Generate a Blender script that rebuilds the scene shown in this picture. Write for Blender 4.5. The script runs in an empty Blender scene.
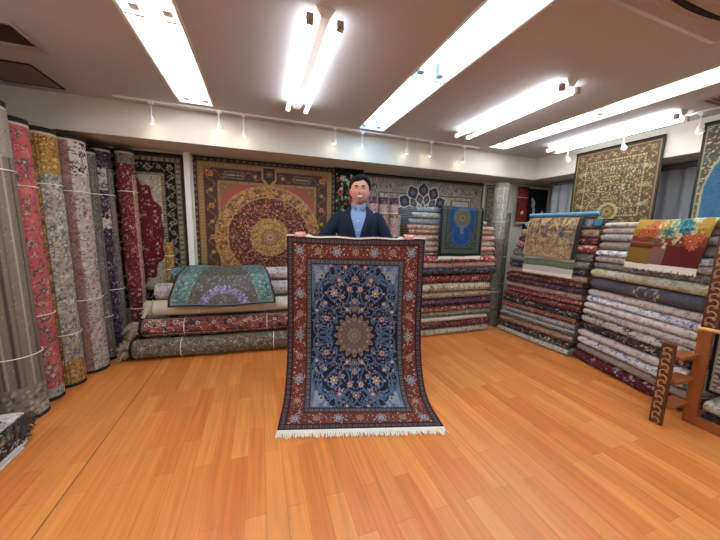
import bpy, math, random
import numpy as np
from math import pi, sin, cos, radians

# ------------------------------------------------------------------ camera, world, exposure
scn = bpy.context.scene
col = scn.collection
cam_d = bpy.data.cameras.new('camera')
cam = bpy.data.objects.new('camera', cam_d); col.objects.link(cam)
scn.camera = cam
H = 1.33
yaw, pit, roll = np.radians([19.293, 8.12, -1.427])
f_ = np.array([sin(yaw)*cos(pit), cos(yaw)*cos(pit), -sin(pit)])
r_ = np.array([cos(yaw), -sin(yaw), 0.0])
d_ = np.cross(f_, r_)
right = r_*cos(roll) + d_*sin(roll)
down = np.cross(f_, right)
from mathutils import Matrix, Vector
cam.matrix_world = Matrix(((right[0], -down[0], -f_[0], 0), (right[1], -down[1], -f_[1], 0),
                           (right[2], -down[2], -f_[2], H), (0, 0, 0, 1)))
cam_d.sensor_width = 36; cam_d.lens = 287.16/720*36
cam_d.clip_start = 0.02
wd = bpy.data.worlds.new('world'); scn.world = wd; wd.use_nodes = True
wd.node_tree.nodes['Background'].inputs[0].default_value = (0.9, 0.95, 1, 1)
wd.node_tree.nodes['Background'].inputs[1].default_value = 0.3
scn.view_settings.view_transform = 'Standard'; scn.view_settings.look = 'None'
scn.view_settings.gamma = 1; scn.view_settings.use_curve_mapping = False
scn.view_settings.exposure = 0.66
TUBE = 15.0
CEIL = 2.38

# ------------------------------------------------------------------ colour + material helpers
def lin(c):
    c = np.asarray(c, float)
    return np.where(c <= 0.04045, c/12.92, ((c+0.055)/1.055)**2.4)
def hx(s):
    s = s.lstrip('#')
    return np.array([int(s[i:i+2], 16) for i in (0, 2, 4)])/255.0
def lc(s):
    return tuple(float(v) for v in lin(hx(s))) + (1.0,)

def mat(name, colr, rough=0.6, metal=0.0, noise=0.0, nscale=30, bump=0.0, emit=None, spec=0.4, coat=0.0):
    m = bpy.data.materials.new(name); m.use_nodes = True
    n = m.node_tree; b = n.nodes['Principled BSDF']
    c = lc(colr) if isinstance(colr, str) else colr
    b.inputs['Base Color'].default_value = c
    b.inputs['Roughness'].default_value = rough; b.inputs['Metallic'].default_value = metal
    b.inputs['Specular IOR Level'].default_value = spec; b.inputs['Coat Weight'].default_value = coat
    if noise or bump:
        tc = n.nodes.new('ShaderNodeTexCoord'); nz = n.nodes.new('ShaderNodeTexNoise')
        nz.inputs['Scale'].default_value = nscale; nz.inputs['Detail'].default_value = 4
        n.links.new(tc.outputs['Object'], nz.inputs['Vector'])
        if noise:
            mx = n.nodes.new('ShaderNodeMix'); mx.data_type = 'RGBA'
            mx.inputs[6].default_value = tuple(v*(1-noise) for v in c[:3])+(1,)
            mx.inputs[7].default_value = tuple(min(1, v*(1+noise)) for v in c[:3])+(1,)
            n.links.new(nz.outputs['Fac'], mx.inputs[0]); n.links.new(mx.outputs[2], b.inputs['Base Color'])
        if bump:
            bp = n.nodes.new('ShaderNodeBump'); bp.inputs['Strength'].default_value = bump; bp.inputs['Distance'].default_value = 0.004
            n.links.new(nz.outputs['Fac'], bp.inputs['Height']); n.links.new(bp.outputs['Normal'], b.inputs['Normal'])
    if emit:
        b.inputs['Emission Color'].default_value = lc(emit[0]); b.inputs['Emission Strength'].default_value = emit[1]
    return m

def pile_mat(name, rough=0.9, grain=0.22, scale=220, sheen=0.0, spec=0.25):
    """knotted pile: colour from the woven design, fine knot grain on top"""
    m = bpy.data.materials.new(name); m.use_nodes = True
    n = m.node_tree; b = n.nodes['Principled BSDF']
    at = n.nodes.new('ShaderNodeAttribute'); at.attribute_name = 'Col'
    tc = n.nodes.new('ShaderNodeTexCoord'); nz = n.nodes.new('ShaderNodeTexNoise')
    nz.inputs['Scale'].default_value = scale; nz.inputs['Detail'].default_value = 2
    mr = n.nodes.new('ShaderNodeMapRange'); mr.inputs['To Min'].default_value = 1-grain; mr.inputs['To Max'].default_value = 1+grain
    n.links.new(tc.outputs['Object'], nz.inputs['Vector']); n.links.new(nz.outputs['Fac'], mr.inputs['Value'])
    vm = n.nodes.new('ShaderNodeVectorMath'); vm.operation = 'SCALE'
    n.links.new(at.outputs['Color'], vm.inputs[0]); n.links.new(mr.outputs['Result'], vm.inputs['Scale'])
    n.links.new(vm.outputs['Vector'], b.inputs['Base Color'])
    bp = n.nodes.new('ShaderNodeBump'); bp.inputs['Strength'].default_value = 0.3; bp.inputs['Distance'].default_value = 0.002
    n.links.new(nz.outputs['Fac'], bp.inputs['Height']); n.links.new(bp.outputs['Normal'], b.inputs['Normal'])
    b.inputs['Roughness'].default_value = rough; b.inputs['Sheen Weight'].default_value = sheen
    b.inputs['Specular IOR Level'].default_value = spec
    return m

M = {}
M['pile'] = pile_mat('wool_pile')
M['silk'] = pile_mat('silk_pile', rough=0.6, grain=0.15, spec=0.4)
M['fringe'] = mat('fringe_cotton', '#e6ddc8', 0.9, noise=0.15, nscale=90)
M['fringe_tan'] = mat('fringe_tan', '#a8977e', 0.9, noise=0.55, nscale=35)
M['fringe_dark'] = mat('fringe_dark', '#5a524a', 0.9, noise=0.8, nscale=30)
M['ceiling'] = mat('ceiling_board', '#bfc1c2', 0.9, noise=0.03, nscale=3, bump=0.15, spec=0.2)
M['wall'] = mat('cream_wall_paint', '#d8d5c8', 0.8, noise=0.03, nscale=4, spec=0.25)
M['trim'] = mat('white_trim', '#e8e6e0', 0.5)
M['white'] = mat('white_enamel', '#f2f0ea', 0.35)
M['tube'] = mat('lit_tube', '#ffffff', 0.4, emit=('#f0f4ff', TUBE))
M['tube_cool'] = mat('lit_tube_cool', '#ffffff', 0.4, emit=('#9fd2ff', TUBE))
M['tube_soft'] = mat('lit_tube_open', '#ffffff', 0.4, emit=('#f4f6ff', TUBE*.48))
M['bulb'] = mat('lit_bulb', '#ffffff', 0.4, emit=('#fff0d8', 12.0))
M['holder'] = mat('lamp_holder', '#a89a8e', 0.5)
M['dark'] = mat('dark_void', '#1c1714', 0.8)
M['vent'] = mat('vent_metal', '#6b5a50', 0.6)
M['hatch'] = mat('hatch_board', '#8a7a70', 0.8)
M['acplastic'] = mat('ac_plastic', '#b3a8a2', 0.5)
M['carve'] = None
M['curtain'] = mat('grey_curtain', '#b6babd', 0.8)
M['rail'] = mat('rail_metal', '#70757a', 0.5)
M['glass'] = mat('window_glass', '#20242a', 0.1)
M['tie'] = mat('tie_string', '#ece9e2', 0.6)
M['tag'] = mat('tag_card', '#f4f2ee', 0.6)

def floor_mat():
    m = bpy.data.materials.new('laminate_floor'); m.use_nodes = True
    n = m.node_tree; L = n.links.new; b = n.nodes['Principled BSDF']
    tc = n.nodes.new('ShaderNodeTexCoord'); sp = n.nodes.new('ShaderNodeSeparateXYZ'); cb = n.nodes.new('ShaderNodeCombineXYZ')
    L(tc.outputs['Object'], sp.inputs[0]); L(sp.outputs['Y'], cb.inputs['X']); L(sp.outputs['X'], cb.inputs['Y'])
    br = n.nodes.new('ShaderNodeTexBrick'); br.offset = 0.37; br.offset_frequency = 2
    br.inputs['Color1'].default_value = lc('#e28f48'); br.inputs['Color2'].default_value = lc('#d07432')
    br.inputs['Mortar'].default_value = lc('#b96c34'); br.inputs['Scale'].default_value = 1
    br.inputs['Mortar Size'].default_value = 0.0012; br.inputs['Mortar Smooth'].default_value = 0.3
    br.inputs['Brick Width'].default_value = 0.62; br.inputs['Row Height'].default_value = 0.094
    L(cb.outputs[0], br.inputs['Vector'])
    mp = n.nodes.new('ShaderNodeMapping'); mp.inputs['Scale'].default_value = (2.2, 38, 1); L(cb.outputs[0], mp.inputs['Vector'])
    nz = n.nodes.new('ShaderNodeTexNoise'); nz.inputs['Scale'].default_value = 1; nz.inputs['Detail'].default_value = 5; L(mp.outputs[0], nz.inputs['Vector'])
    mx = n.nodes.new('ShaderNodeMix'); mx.data_type = 'RGBA'; mx.blend_type = 'MULTIPLY'; mx.inputs[0].default_value = 1
    rp = n.nodes.new('ShaderNodeMapRange'); rp.inputs['From Min'].default_value = 0.3; rp.inputs['From Max'].default_value = 0.7
    rp.inputs['To Min'].default_value = 0.84; rp.inputs['To Max'].default_value = 1.1
    L(nz.outputs['Fac'], rp.inputs['Value']); L(br.outputs['Color'], mx.inputs[6]); L(rp.outputs['Result'], mx.inputs[7])
    # the long joint between two laid sections
    su = n.nodes.new('ShaderNodeMath'); su.operation = 'ADD'; su.inputs[1].default_value = 0.94; L(sp.outputs['X'], su.inputs[0])
    ab = n.nodes.new('ShaderNodeMath'); ab.operation = 'ABSOLUTE'; L(su.outputs[0], ab.inputs[0])
    lt = n.nodes.new('ShaderNodeMath'); lt.operation = 'LESS_THAN'; lt.inputs[1].default_value = 0.0028; L(ab.outputs[0], lt.inputs[0])
    m2 = n.nodes.new('ShaderNodeMix'); m2.data_type = 'RGBA'; L(lt.outputs[0], m2.inputs[0]); L(mx.outputs[2], m2.inputs[6]); m2.inputs[7].default_value = lc('#6e3314')
    L(m2.outputs[2], b.inputs['Base Color'])
    b.inputs['Roughness'].default_value = 0.36; b.inputs['Specular IOR Level'].default_value = 0.45
    return m
M['floor'] = floor_mat()

def wood_mat(name, c1, c2, scale=(3, 30, 30), rough=0.45):
    m = bpy.data.materials.new(name); m.use_nodes = True
    n = m.node_tree; L = n.links.new; b = n.nodes['Principled BSDF']
    tc = n.nodes.new('ShaderNodeTexCoord'); mp = n.nodes.new('ShaderNodeMapping'); mp.inputs['Scale'].default_value = scale
    L(tc.outputs['Object'], mp.inputs[0]); nz = n.nodes.new('ShaderNodeTexNoise'); nz.inputs['Scale'].default_value = 1; nz.inputs['Detail'].default_value = 4
    L(mp.outputs[0], nz.inputs['Vector']); mx = n.nodes.new('ShaderNodeMix'); mx.data_type = 'RGBA'
    mx.inputs[6].default_value = lc(c1); mx.inputs[7].default_value = lc(c2); L(nz.outputs['Fac'], mx.inputs[0]); L(mx.outputs[2], b.inputs['Base Color'])
    b.inputs['Roughness'].default_value = rough
    return m
M['wood'] = wood_mat('brown_wood', '#84461c', '#a35c28')
M['wood_dark'] = wood_mat('dark_carved_wood', '#4e2410', '#6f3a18')
M['wood_light'] = wood_mat('light_wood', '#d79a52', '#e6b272')
M['carving'] = mat('carved_relief', '#a07c54', 0.5, noise=0.2, nscale=60)

# ------------------------------------------------------------------ mesh helpers
class MB:
    """collects polygons and becomes ONE mesh"""
    def __init__(s): s.v = []; s.f = []; s.c = []
    def add(s, vs, fs, cs=None):
        o = len(s.v); s.v += [tuple(map(float, v)) for v in vs]; s.f += [tuple(o+i for i in f) for f in fs]
        if cs is not None: s.c += [tuple(c) for c in cs]
        return s
    def box(s, a, b):
        (x0, y0, z0), (x1, y1, z1) = a, b
        vs = [(x0,y0,z0),(x1,y0,z0),(x1,y1,z0),(x0,y1,z0),(x0,y0,z1),(x1,y0,z1),(x1,y1,z1),(x0,y1,z1)]
        return s.add(vs, [(0,3,2,1),(4,5,6,7),(0,1,5,4),(1,2,6,5),(2,3,7,6),(3,0,4,7)])
    def obox(s, c, ax, ay, az):
        c = np.array(c, float); ax, ay, az = [np.array(q, float) for q in (ax, ay, az)]
        vs = [c+i*ax+j*ay+k*az for k in (-1, 1) for i, j in ((-1,-1),(1,-1),(1,1),(-1,1))]
        return s.add(vs, [(0,3,2,1),(4,5,6,7),(0,1,5,4),(1,2,6,5),(2,3,7,6),(3,0,4,7)])
    def tube(s, pts, rads, n=12, cap=True, flat=1.0, up=None):
        pts = [np.array(p, float) for p in pts]
        if not hasattr(rads, '__len__'): rads = [rads]*len(pts)
        t = [pts[min(i+1, len(pts)-1)]-pts[max(i-1, 0)] for i in range(len(pts))]
        t = [q/np.linalg.norm(q) for q in t]
        u = np.array(up, float) if up is not None else (np.array([0, 0, 1.0]) if abs(t[0][2]) < .9 else np.array([0, 1.0, 0]))
        vs = []
        for p, q, rr in zip(pts, t, rads):
            a = np.cross(u, q); a /= np.linalg.norm(a); b = np.cross(q, a); u = b
            ra, rb = (rr if hasattr(rr, '__len__') else (rr, rr*flat))
            for k in range(n):
                th = 2*pi*k/n; vs.append(p+a*cos(th)*ra+b*sin(th)*rb)
        fs = [(i*n+k, i*n+(k+1) % n, (i+1)*n+(k+1) % n, (i+1)*n+k) for i in range(len(pts)-1) for k in range(n)]
        if cap:
            fs.append(tuple(range(n-1, -1, -1))); fs.append(tuple((len(pts)-1)*n+k for k in range(n)))
        return s.add(vs, fs)
    def ell(s, c, r, n=16, m=10):
        c = np.array(c, float); vs = [c+(0, 0, -r[2])]
        for i in range(1, m):
            ph = -pi/2+pi*i/m
            for k in range(n): vs.append(c+np.array([r[0]*cos(ph)*cos(2*pi*k/n), r[1]*cos(ph)*sin(2*pi*k/n), r[2]*sin(ph)]))
        vs.append(c+(0, 0, r[2])); fs = []
        for k in range(n): fs.append((0, 1+(k+1) % n, 1+k)); fs.append((len(vs)-1, 1+(m-2)*n+k, 1+(m-2)*n+(k+1) % n))
        for i in range(m-2):
            for k in range(n): fs.append((1+i*n+k, 1+i*n+(k+1) % n, 1+(i+1)*n+(k+1) % n, 1+(i+1)*n+k))
        return s.add(vs, fs)
    def build(s, name, m, parent=None, smooth=False):
        me = bpy.data.meshes.new(name); me.from_pydata(s.v, [], s.f); me.update()
        if s.c:
            a = me.color_attributes.new('Col', 'FLOAT_COLOR', 'POINT')
            arr = np.ones((len(s.v), 4), np.float32); arr[:, :3] = np.array(s.c)[:, :3]; a.data.foreach_set('color', arr.ravel())
        if smooth: me.polygons.foreach_set('use_smooth', [True]*len(me.polygons))
        return link(name, me, m, parent)

def link(name, me, m, parent=None):
    if m is not None: me.materials.append(m)
    o = bpy.data.objects.new(name, me); col.objects.link(o)
    if parent is not None: o.parent = parent
    return o

def npmesh(name, V, Q, C=None, T=None):
    """numpy quads (and tris) -> mesh"""
    me = bpy.data.meshes.new(name); V = np.asarray(V, np.float32); Q = np.asarray(Q, np.int32).reshape(-1, 4)
    T = np.zeros((0, 3), np.int32) if T is None else np.asarray(T, np.int32).reshape(-1, 3)
    me.vertices.add(len(V)); me.vertices.foreach_set('co', V.ravel())
    nl = Q.size+T.size; me.loops.add(nl); me.loops.foreach_set('vertex_index', np.concatenate([Q.ravel(), T.ravel()]))
    me.polygons.add(len(Q)+len(T))
    st = np.concatenate([np.arange(len(Q))*4, len(Q)*4+np.arange(len(T))*3]); me.polygons.foreach_set('loop_start', st.astype(np.int32))
    me.update(calc_edges=True); me.validate()
    me.polygons.foreach_set('use_smooth', [True]*len(me.polygons))
    if C is not None:
        a = me.color_attributes.new('Col', 'FLOAT_COLOR', 'POINT')
        arr = np.ones((len(V), 4), np.float32); arr[:, :3] = C; a.data.foreach_set('color', arr.ravel())
    return me

def tag(o, label=None, cat=None, group=None, kind=None):
    if label: o['label'] = label
    if cat: o['category'] = cat
    if group: o['group'] = group
    if kind: o['kind'] = kind
    return o
def thing(name, label, cat, loc=(0, 0, 0), rz=0, group=None):
    o = bpy.data.objects.new(name, None); col.objects.link(o); o.location = loc; o.rotation_euler = (0, 0, rz)
    return tag(o, label, cat, group)
def struct(o): o['kind'] = 'structure'; return o

# ------------------------------------------------------------------ weaving the designs
DYE = .79
class Cv:
    """a woven design, painted in metres about the rug's centre (sRGB)"""
    def __init__(s, w, h, ppm, base):
        s.w, s.h, s.p = w, h, ppm; s.nx = max(4, int(w*ppm)); s.ny = max(4, int(h*ppm))
        s.x = (np.arange(s.nx)+.5)/s.nx*w-w/2; s.y = (np.arange(s.ny)+.5)/s.ny*h-h/2
        s.a = np.empty((s.ny, s.nx, 3)); s.a[:] = hx(base); s.X, s.Y = np.meshgrid(s.x, s.y)
    def win(s, cx, cy, r):
        i0, i1 = np.searchsorted(s.x, cx-r), np.searchsorted(s.x, cx+r); j0, j1 = np.searchsorted(s.y, cy-r), np.searchsorted(s.y, cy+r)
        return (slice(j0, j1), slice(i0, i1)), s.X[j0:j1, i0:i1]-cx, s.Y[j0:j1, i0:i1]-cy
    def mask(s, m, c, al=1.0):
        s.a[m] = s.a[m]*(1-al)+hx(c)*al
    def rect(s, x0, y0, x1, y1, c): s.mask((s.X >= x0) & (s.X <= x1) & (s.Y >= y0) & (s.Y <= y1), c)
    def flower(s, cx, cy, r, cols, k=6, ph=0.0):
        sl, x, y = s.win(cx, cy, r)
        if not x.size: return
        rr = np.hypot(x, y); th = np.arctan2(y, x); lob = r*(0.8+0.2*np.cos(k*(th-ph))); A = s.a[sl]
        n = len(cols)
        for i, c in enumerate(cols): A[rr < lob*(1-i/n)] = hx(c)
    def leaf(s, cx, cy, r, an, c, asp=0.4):
        sl, x, y = s.win(cx, cy, r)
        if not x.size: return
        u = x*cos(an)+y*sin(an); v = -x*sin(an)+y*cos(an); s.a[sl][(u/r)**2+(v/(r*asp))**2 < 1] = hx(c)
    def ring(s, cx, cy, r, t, c, a0=-9, a1=9):
        sl, x, y = s.win(cx, cy, r+t)
        if not x.size: return
        th = np.arctan2(y, x); s.a[sl][(abs(np.hypot(x, y)-r) < t/2) & (th > a0) & (th < a1)] = hx(c)
    def inset(s): return np.minimum(s.w/2-abs(s.X), s.h/2-abs(s.Y))
    def band(s, d0, d1, c): e = s.inset(); s.mask((e >= d0) & (e < d1), c)
    def dots(s, d0, d1, cols, step):
        """little repeating guard pattern in a border band"""
        e = s.inset(); side = (s.w/2-abs(s.X)) < (s.h/2-abs(s.Y)); t = np.where(side, s.Y, s.X)
        ph = np.floor(t/step).astype(int); m = (e >= d0) & (e < d1)
        for i, c in enumerate(cols): s.mask(m & (ph % len(cols) == i), c)
    def vine(s, d0, d1, c, lam, th):
        e = s.inset(); side = (s.w/2-abs(s.X)) < (s.h/2-abs(s.Y)); t = np.where(side, s.Y, s.X); mid = (d0+d1)/2
        s.mask(abs(e-mid-(d1-d0)*.32*np.sin(2*pi*t/lam)) < th, c)
    def bflowers(s, inset, step, r, kinds, k=8):
        hw, hh = s.w/2-inset, s.h/2-inset
        for (L, hor) in ((2*hw, True), (2*hh, False)):
            n = max(2, 2*int(round(L/step/2)))
            for i in range(n+1):
                t = -L/2+L*i/n; kd = kinds[i % len(kinds)]; rr = r*(1 if i % 2 == 0 else .75)
                for sg in (-1, 1): s.flower(*((t, sg*hh) if hor else (sg*hw, t)), rr, kd, k)
    def sym(s, fn, x, y, *a, **kw):
        for sx in (-1, 1):
            for sy in (-1, 1): fn(sx*x, sy*y, *a, **kw)
    def scatter(s, n, pal, r0, r1, seed=1, test=None, sym=True, k=5):
        rg = random.Random(seed)
        for _ in range(n):
            x = rg.uniform(0 if sym else -s.w/2, s.w/2); y = rg.uniform(0 if sym else -s.h/2, s.h/2)
            if test and not test(x, y): continue
            r = rg.uniform(r0, r1); cs = rg.choice(pal); cs = cs if isinstance(cs, (list, tuple)) else [cs]
            if rg.random() < .35:
                an = rg.uniform(0, pi)
                if sym:
                    for sx in (-1, 1):
                        for sy in (-1, 1): s.leaf(sx*x, sy*y, r*1.2, an*sx*sy, cs[0])
                else: s.leaf(x, y, r*1.2, an, cs[0])
            elif sym: s.sym(s.flower, x, y, r, cs, k)
            else: s.flower(x, y, r, cs, k)
    def sample(s, U, V):
        i = np.clip((U*s.nx).astype(int), 0, s.nx-1); j = np.clip((V*s.ny).astype(int), 0, s.ny-1)
        c = lin(s.a[j, i]); g = c.mean(-1, keepdims=True)   # natural dyes: a little duller than the pure hue
        return (c*.94+g*.06)*DYE

def sheet(name, fn, nu, nv, cv, m, parent=None, thick=0.008, flip=False, backcol='#8d8070'):
    """cloth slab: front P(u,v) at full detail, a rim and a back"""
    u = np.linspace(0, 1, nu); v = np.linspace(0, 1, nv); U, V = np.meshgrid(u, v); P = fn(U, V)
    du = np.gradient(P, axis=1); dv = np.gradient(P, axis=0); N = np.cross(du, dv); N /= np.linalg.norm(N, axis=2, keepdims=True)+1e-12
    if flip: N = -N
    C = cv.sample(U, V)
    idx = np.arange(nu*nv).reshape(nv, nu)
    Q = np.stack([idx[:-1, :-1], idx[:-1, 1:], idx[1:, 1:], idx[1:, :-1]], -1).reshape(-1, 4)
    B = P-N*thick
    bnd = np.concatenate([idx[0, :], idx[1:, -1], idx[-1, -2::-1], idx[-2:0:-1, 0]])
    nb = len(bnd); o = nu*nv; Vs = [P.reshape(-1, 3), B.reshape(-1, 3)[bnd]]; Cs = [C.reshape(-1, 3), C.reshape(-1, 3)[bnd]*0.9]
    k = np.arange(nb); rim = np.stack([bnd, o+k, o+(k+1) % nb, bnd[(k+1) % nb]], -1)
    su = np.unique(np.linspace(0, nu-1, max(2, nu//6)).astype(int)); sv = np.unique(np.linspace(0, nv-1, max(2, nv//6)).astype(int))
    Bc = B[np.ix_(sv, su)]; o2 = o+nb; Vs.append(Bc.reshape(-1, 3)); Cs.append(np.tile(lin(hx(backcol)), (Bc.shape[0]*Bc.shape[1], 1)))
    id2 = np.arange(Bc.shape[0]*Bc.shape[1]).reshape(Bc.shape[:2])+o2
    Q2 = np.stack([id2[:-1, :-1], id2[1:, :-1], id2[1:, 1:], id2[:-1, 1:]], -1).reshape(-1, 4)
    Q = np.concatenate([Q, rim, Q2])
    if flip: Q = Q[:, ::-1]
    me = npmesh(name, np.concatenate(Vs), Q, np.concatenate(Cs))
    return link(name, me, m, parent)

def fringe(name, pts, dirs, length, m, parent=None, seed=0, band=0.012, w=0.004, out=None, jit=0.35):
    """selvedge band + knotted strands hanging along a line of points"""
    rg = random.Random(seed); b = MB(); pts = np.array(pts, float)
    for i in range(len(pts)-1):
        p, q = pts[i], pts[i+1]; d = np.array(dirs(i/(len(pts)-1)), float); t = (q-p); t = t/np.linalg.norm(t); n = np.cross(t, d); n /= np.linalg.norm(n)
        if band: b.obox((p+q)/2+d*band/2, (q-p)/2, d*band/2, n*.0025)
        L = length*rg.uniform(.7, 1.05); dd = d+t*rg.uniform(-jit, jit)+n*rg.uniform(-.12, .12); dd /= np.linalg.norm(dd)
        a = (p+q)/2+d*band; e = a+dd*L; mid = (a+e)/2+t*rg.uniform(-.004, .004)
        vs = [a-t*w/2, a+t*w/2, mid+t*w*.6, e+t*w*.25, e-t*w*.25, mid-t*w*.6]
        b.add([v+n*.001 for v in vs]+[v-n*.001 for v in vs], [(0,1,2,5),(5,2,3,4),(6,11,8,7),(11,10,9,8),(0,6,7,1),(1,7,8,2),(2,8,9,3),(3,9,10,4),(4,10,11,5),(5,11,6,0)])
    return b.build(name, m, parent)

# strip designs for folded and rolled rugs: base, motif palette, motif size, band lines
P_ = lambda *a: list(a)
SCH = {
 'cream':   ('#d6cab0', P_(['#b39a78', '#8c4a3e'], ['#a8a58a'], ['#c2b290'], ['#7b8794', '#d9cfb8'], ['#b89a8c']), .020, 0),
 'plain_cream': ('#d9ceb6', P_(['#cdbf9f'], ['#c9bb9c'], ['#d2a795']), .018, 0),
 'dark_red':('#6e2a2c', P_(['#c9a58c', '#3a2233'], ['#3b2a3e'], ['#a55a4a'], ['#b9a48e', '#5a2026'], ['#54202a']), .018, 1),
 'red':     ('#8f3430', P_(['#d9b99a', '#2c2a40'], ['#2f2f44'], ['#c07a5c'], ['#d4c3aa', '#7a2a2a'], ['#5d2228']), .022, 1),
 'olive':   ('#7c7358', P_(['#b8a684'], ['#574f42'], ['#8a5a48', '#c7b795'], ['#9c9270']), .016, 1),
 'check':   ('#a64a44', P_(['#e2c8b0'], ['#6a2a30'], ['#e6d6c2', '#b4463c']), .026, 0),
 'purple':  ('#54344a', P_(['#8c6a78'], ['#2e2238'], ['#a88a84', '#4a2436'], ['#74444c']), .018, 1),
 'tan':     ('#a88464', P_(['#d2b48c'], ['#7a4a3a'], ['#c0a07a', '#70483c'], ['#8a6a50']), .018, 1),
 'cream_olive': ('#cfc19a', P_(['#7a7048', '#e6dcc0'], ['#e0d7bd'], ['#8f8558'], ['#a04a3c', '#e6dcc0']), .034, 0),
 'navy':    ('#34344a', P_(['#8a8490'], ['#5c3438'], ['#a89c8c', '#2a2a3e'], ['#4a4a60']), .017, 1),
 'pink_tan':('#b88f7c', P_(['#d8c0a4'], ['#8a5a50'], ['#c8a890', '#7a6a70'], ['#a26a5e']), .018, 0),
 'pink':    ('#c99c8e', P_(['#e8d6c4'], ['#a05a58'], ['#d9c2b0', '#a66a64'], ['#b9a08c']), .020, 0),
 'red_white':('#b0443e', P_(['#eee0d0'], ['#eadac8', '#9a3a3a'], ['#7a2c34'], ['#e6d4c2']), .028, 0),
 'grey_blue':('#8d979e', P_(['#b6bcbe'], ['#6c7880'], ['#a4aaa8', '#5a666e'], ['#c8c8c2']), .020, 1),
 'grey':    ('#86827c', P_(['#b4afa4'], ['#5a5856'], ['#a29a8c', '#55504e'], ['#767068']), .016, 1),
 'pale_grey':('#aaa79e', P_(['#cfcbbf'], ['#7d7a76'], ['#8f8b84', '#d2cec2']), .016, 1),
 'black_floral':('#33292c', P_(['#c9bda8', '#4a3a40'], ['#7a4a44'], ['#a09484'], ['#d6cab4', '#6a3a3c'], ['#54484c']), .028, 0),
 'white_blue': ('#ece9e4', P_(['#4c5c98', '#c8ccd8'], ['#b8b2b0'], ['#8a90b0'], ['#c09a9c', '#dedad6']), .034, 0),
 'white_black':('#cfc8ba', P_(['#2e2c34', '#b9b2a6'], ['#33303a'], ['#8c8890', '#2c2a34'], ['#b99a84']), .038, 0),
 'pink_grey':('#cbb6ac', P_(['#d6c9bf'], ['#8f7c80'], ['#caa69c', '#7c828c'], ['#a88c88']), .022, 0),
 'beige_grey':('#9d8f80', P_(['#b8ab9a'], ['#857868'], ['#c0b29c', '#7a6a5c']), .014, 0),
 'charcoal':('#59545a', P_(['#68626a'], ['#4c484e'], ['#726c70']), .012, 0),
 'red_floral':('#6e2230', P_(['#8aa0b4', '#d8ccc0'], ['#4a1822'], ['#9a4a52'], ['#b8a8a8', '#5a6e8c'], ['#55202c']), .040, 0),
 'pale_pink':('#e2d4c8', P_(['#e2d6cb'], ['#b0908c'], ['#c8a8a0', '#8a9098'], ['#ddd2c6']), .030, 0),
 'pale_yellow':('#c9c0a2', P_(['#e0d8bc'], ['#b7a450'], ['#9c9a86'], ['#d8cdae', '#a48a7c']), .024, 0),
 'grey_green': ('#746a52', P_(['#a8a184'], ['#524c3e'], ['#93896c', '#4c463c'], ['#8c7a60'], ['#b4ab8e']), .020, 1),
 'salmon_roll':('#a85a48', P_(['#e6d6bc', '#2a2c3c'], ['#2c2e3e'], ['#7c3a34'], ['#d9c4a2', '#a04438'], ['#5d6a7a']), .034, 2),
 'plain_white': ('#f2eee4', P_(['#e6e0d2']), .014, 0),
 'ivory_roll': ('#ece4c4', P_(['#dcd2b0'], ['#e0d6b6'], ['#f0e8cc']), .015, 0),
 'stripe_grey':('#857866', P_(['#a69a84'], ['#6a5e50'], ['#968a74', '#5e5448']), .011, 3),
 'pink_roll':('#c4615a', P_(['#5a5c4c'], ['#a8484c'], ['#c9a48c', '#6a5a62'], ['#4e6068', '#c9b8a0'], ['#d4786a']), .034, 0),
 'yellow_roll':('#a99c86', P_(['#d2cbb8'], ['#4e7078'], ['#5c6c84', '#d8cfbb'], ['#8a6a54'], ['#dcd5c4'], ['#c9c0aa']), .026, 4),
 'brown_white':('#b7aca0', P_(['#d8cec2'], ['#8c7468'], ['#94584c', '#d8cec2'], ['#6a6c78'], ['#cfc4b6']), .018, 5),
 'brown_rose': ('#9a7264', P_(['#7c5c54'], ['#b09080'], ['#8c4c44', '#b8998a'], ['#6c5c60'], ['#a88474']), .022, 4),
 'silver_roll':('#7c766c', P_(['#a39c8e'], ['#5c564e'], ['#8e8676', '#4e4844']), .016, 1),
 'navy_roll':('#3a2e42', P_(['#6a5468'], ['#8a4a50'], ['#b09a92', '#3a2c40'], ['#241e30'], ['#7a7488']), .024, 6),
 'red_roll':('#7e2a2c', P_(['#b06a5a'], ['#4c1c22'], ['#cdb79c', '#6a2628'], ['#3c2e3c']), .020, 6),
 'maroon_cream':('#8a5a52', P_(['#d8c6ae'], ['#6a2c36'], ['#cbb9a4', '#7c3842'], ['#3e4458'], ['#e0d2bc']), .024, 0),
 'teal':    ('#5d8488', P_(['#a8b8b0'], ['#3c5c64'], ['#d0ccbc', '#4c7478'], ['#8c9c98']), .022, 0),
 'white_pink':('#d8d0c6', P_(['#b48c9c'], ['#ece6dc'], ['#8c8498', '#e0d8ce'], ['#c4b8ae']), .028, 0),
 'gold':    ('#a8843c', P_(['#d8bc6c'], ['#7a5c2c'], ['#8c3c2c', '#d0b060'], ['#c09c4c']), .020, 1),
 'blue_plain':('#5f93ad', P_(['#78a8bf'], ['#4f849e']), .012, 0),
}
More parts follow.
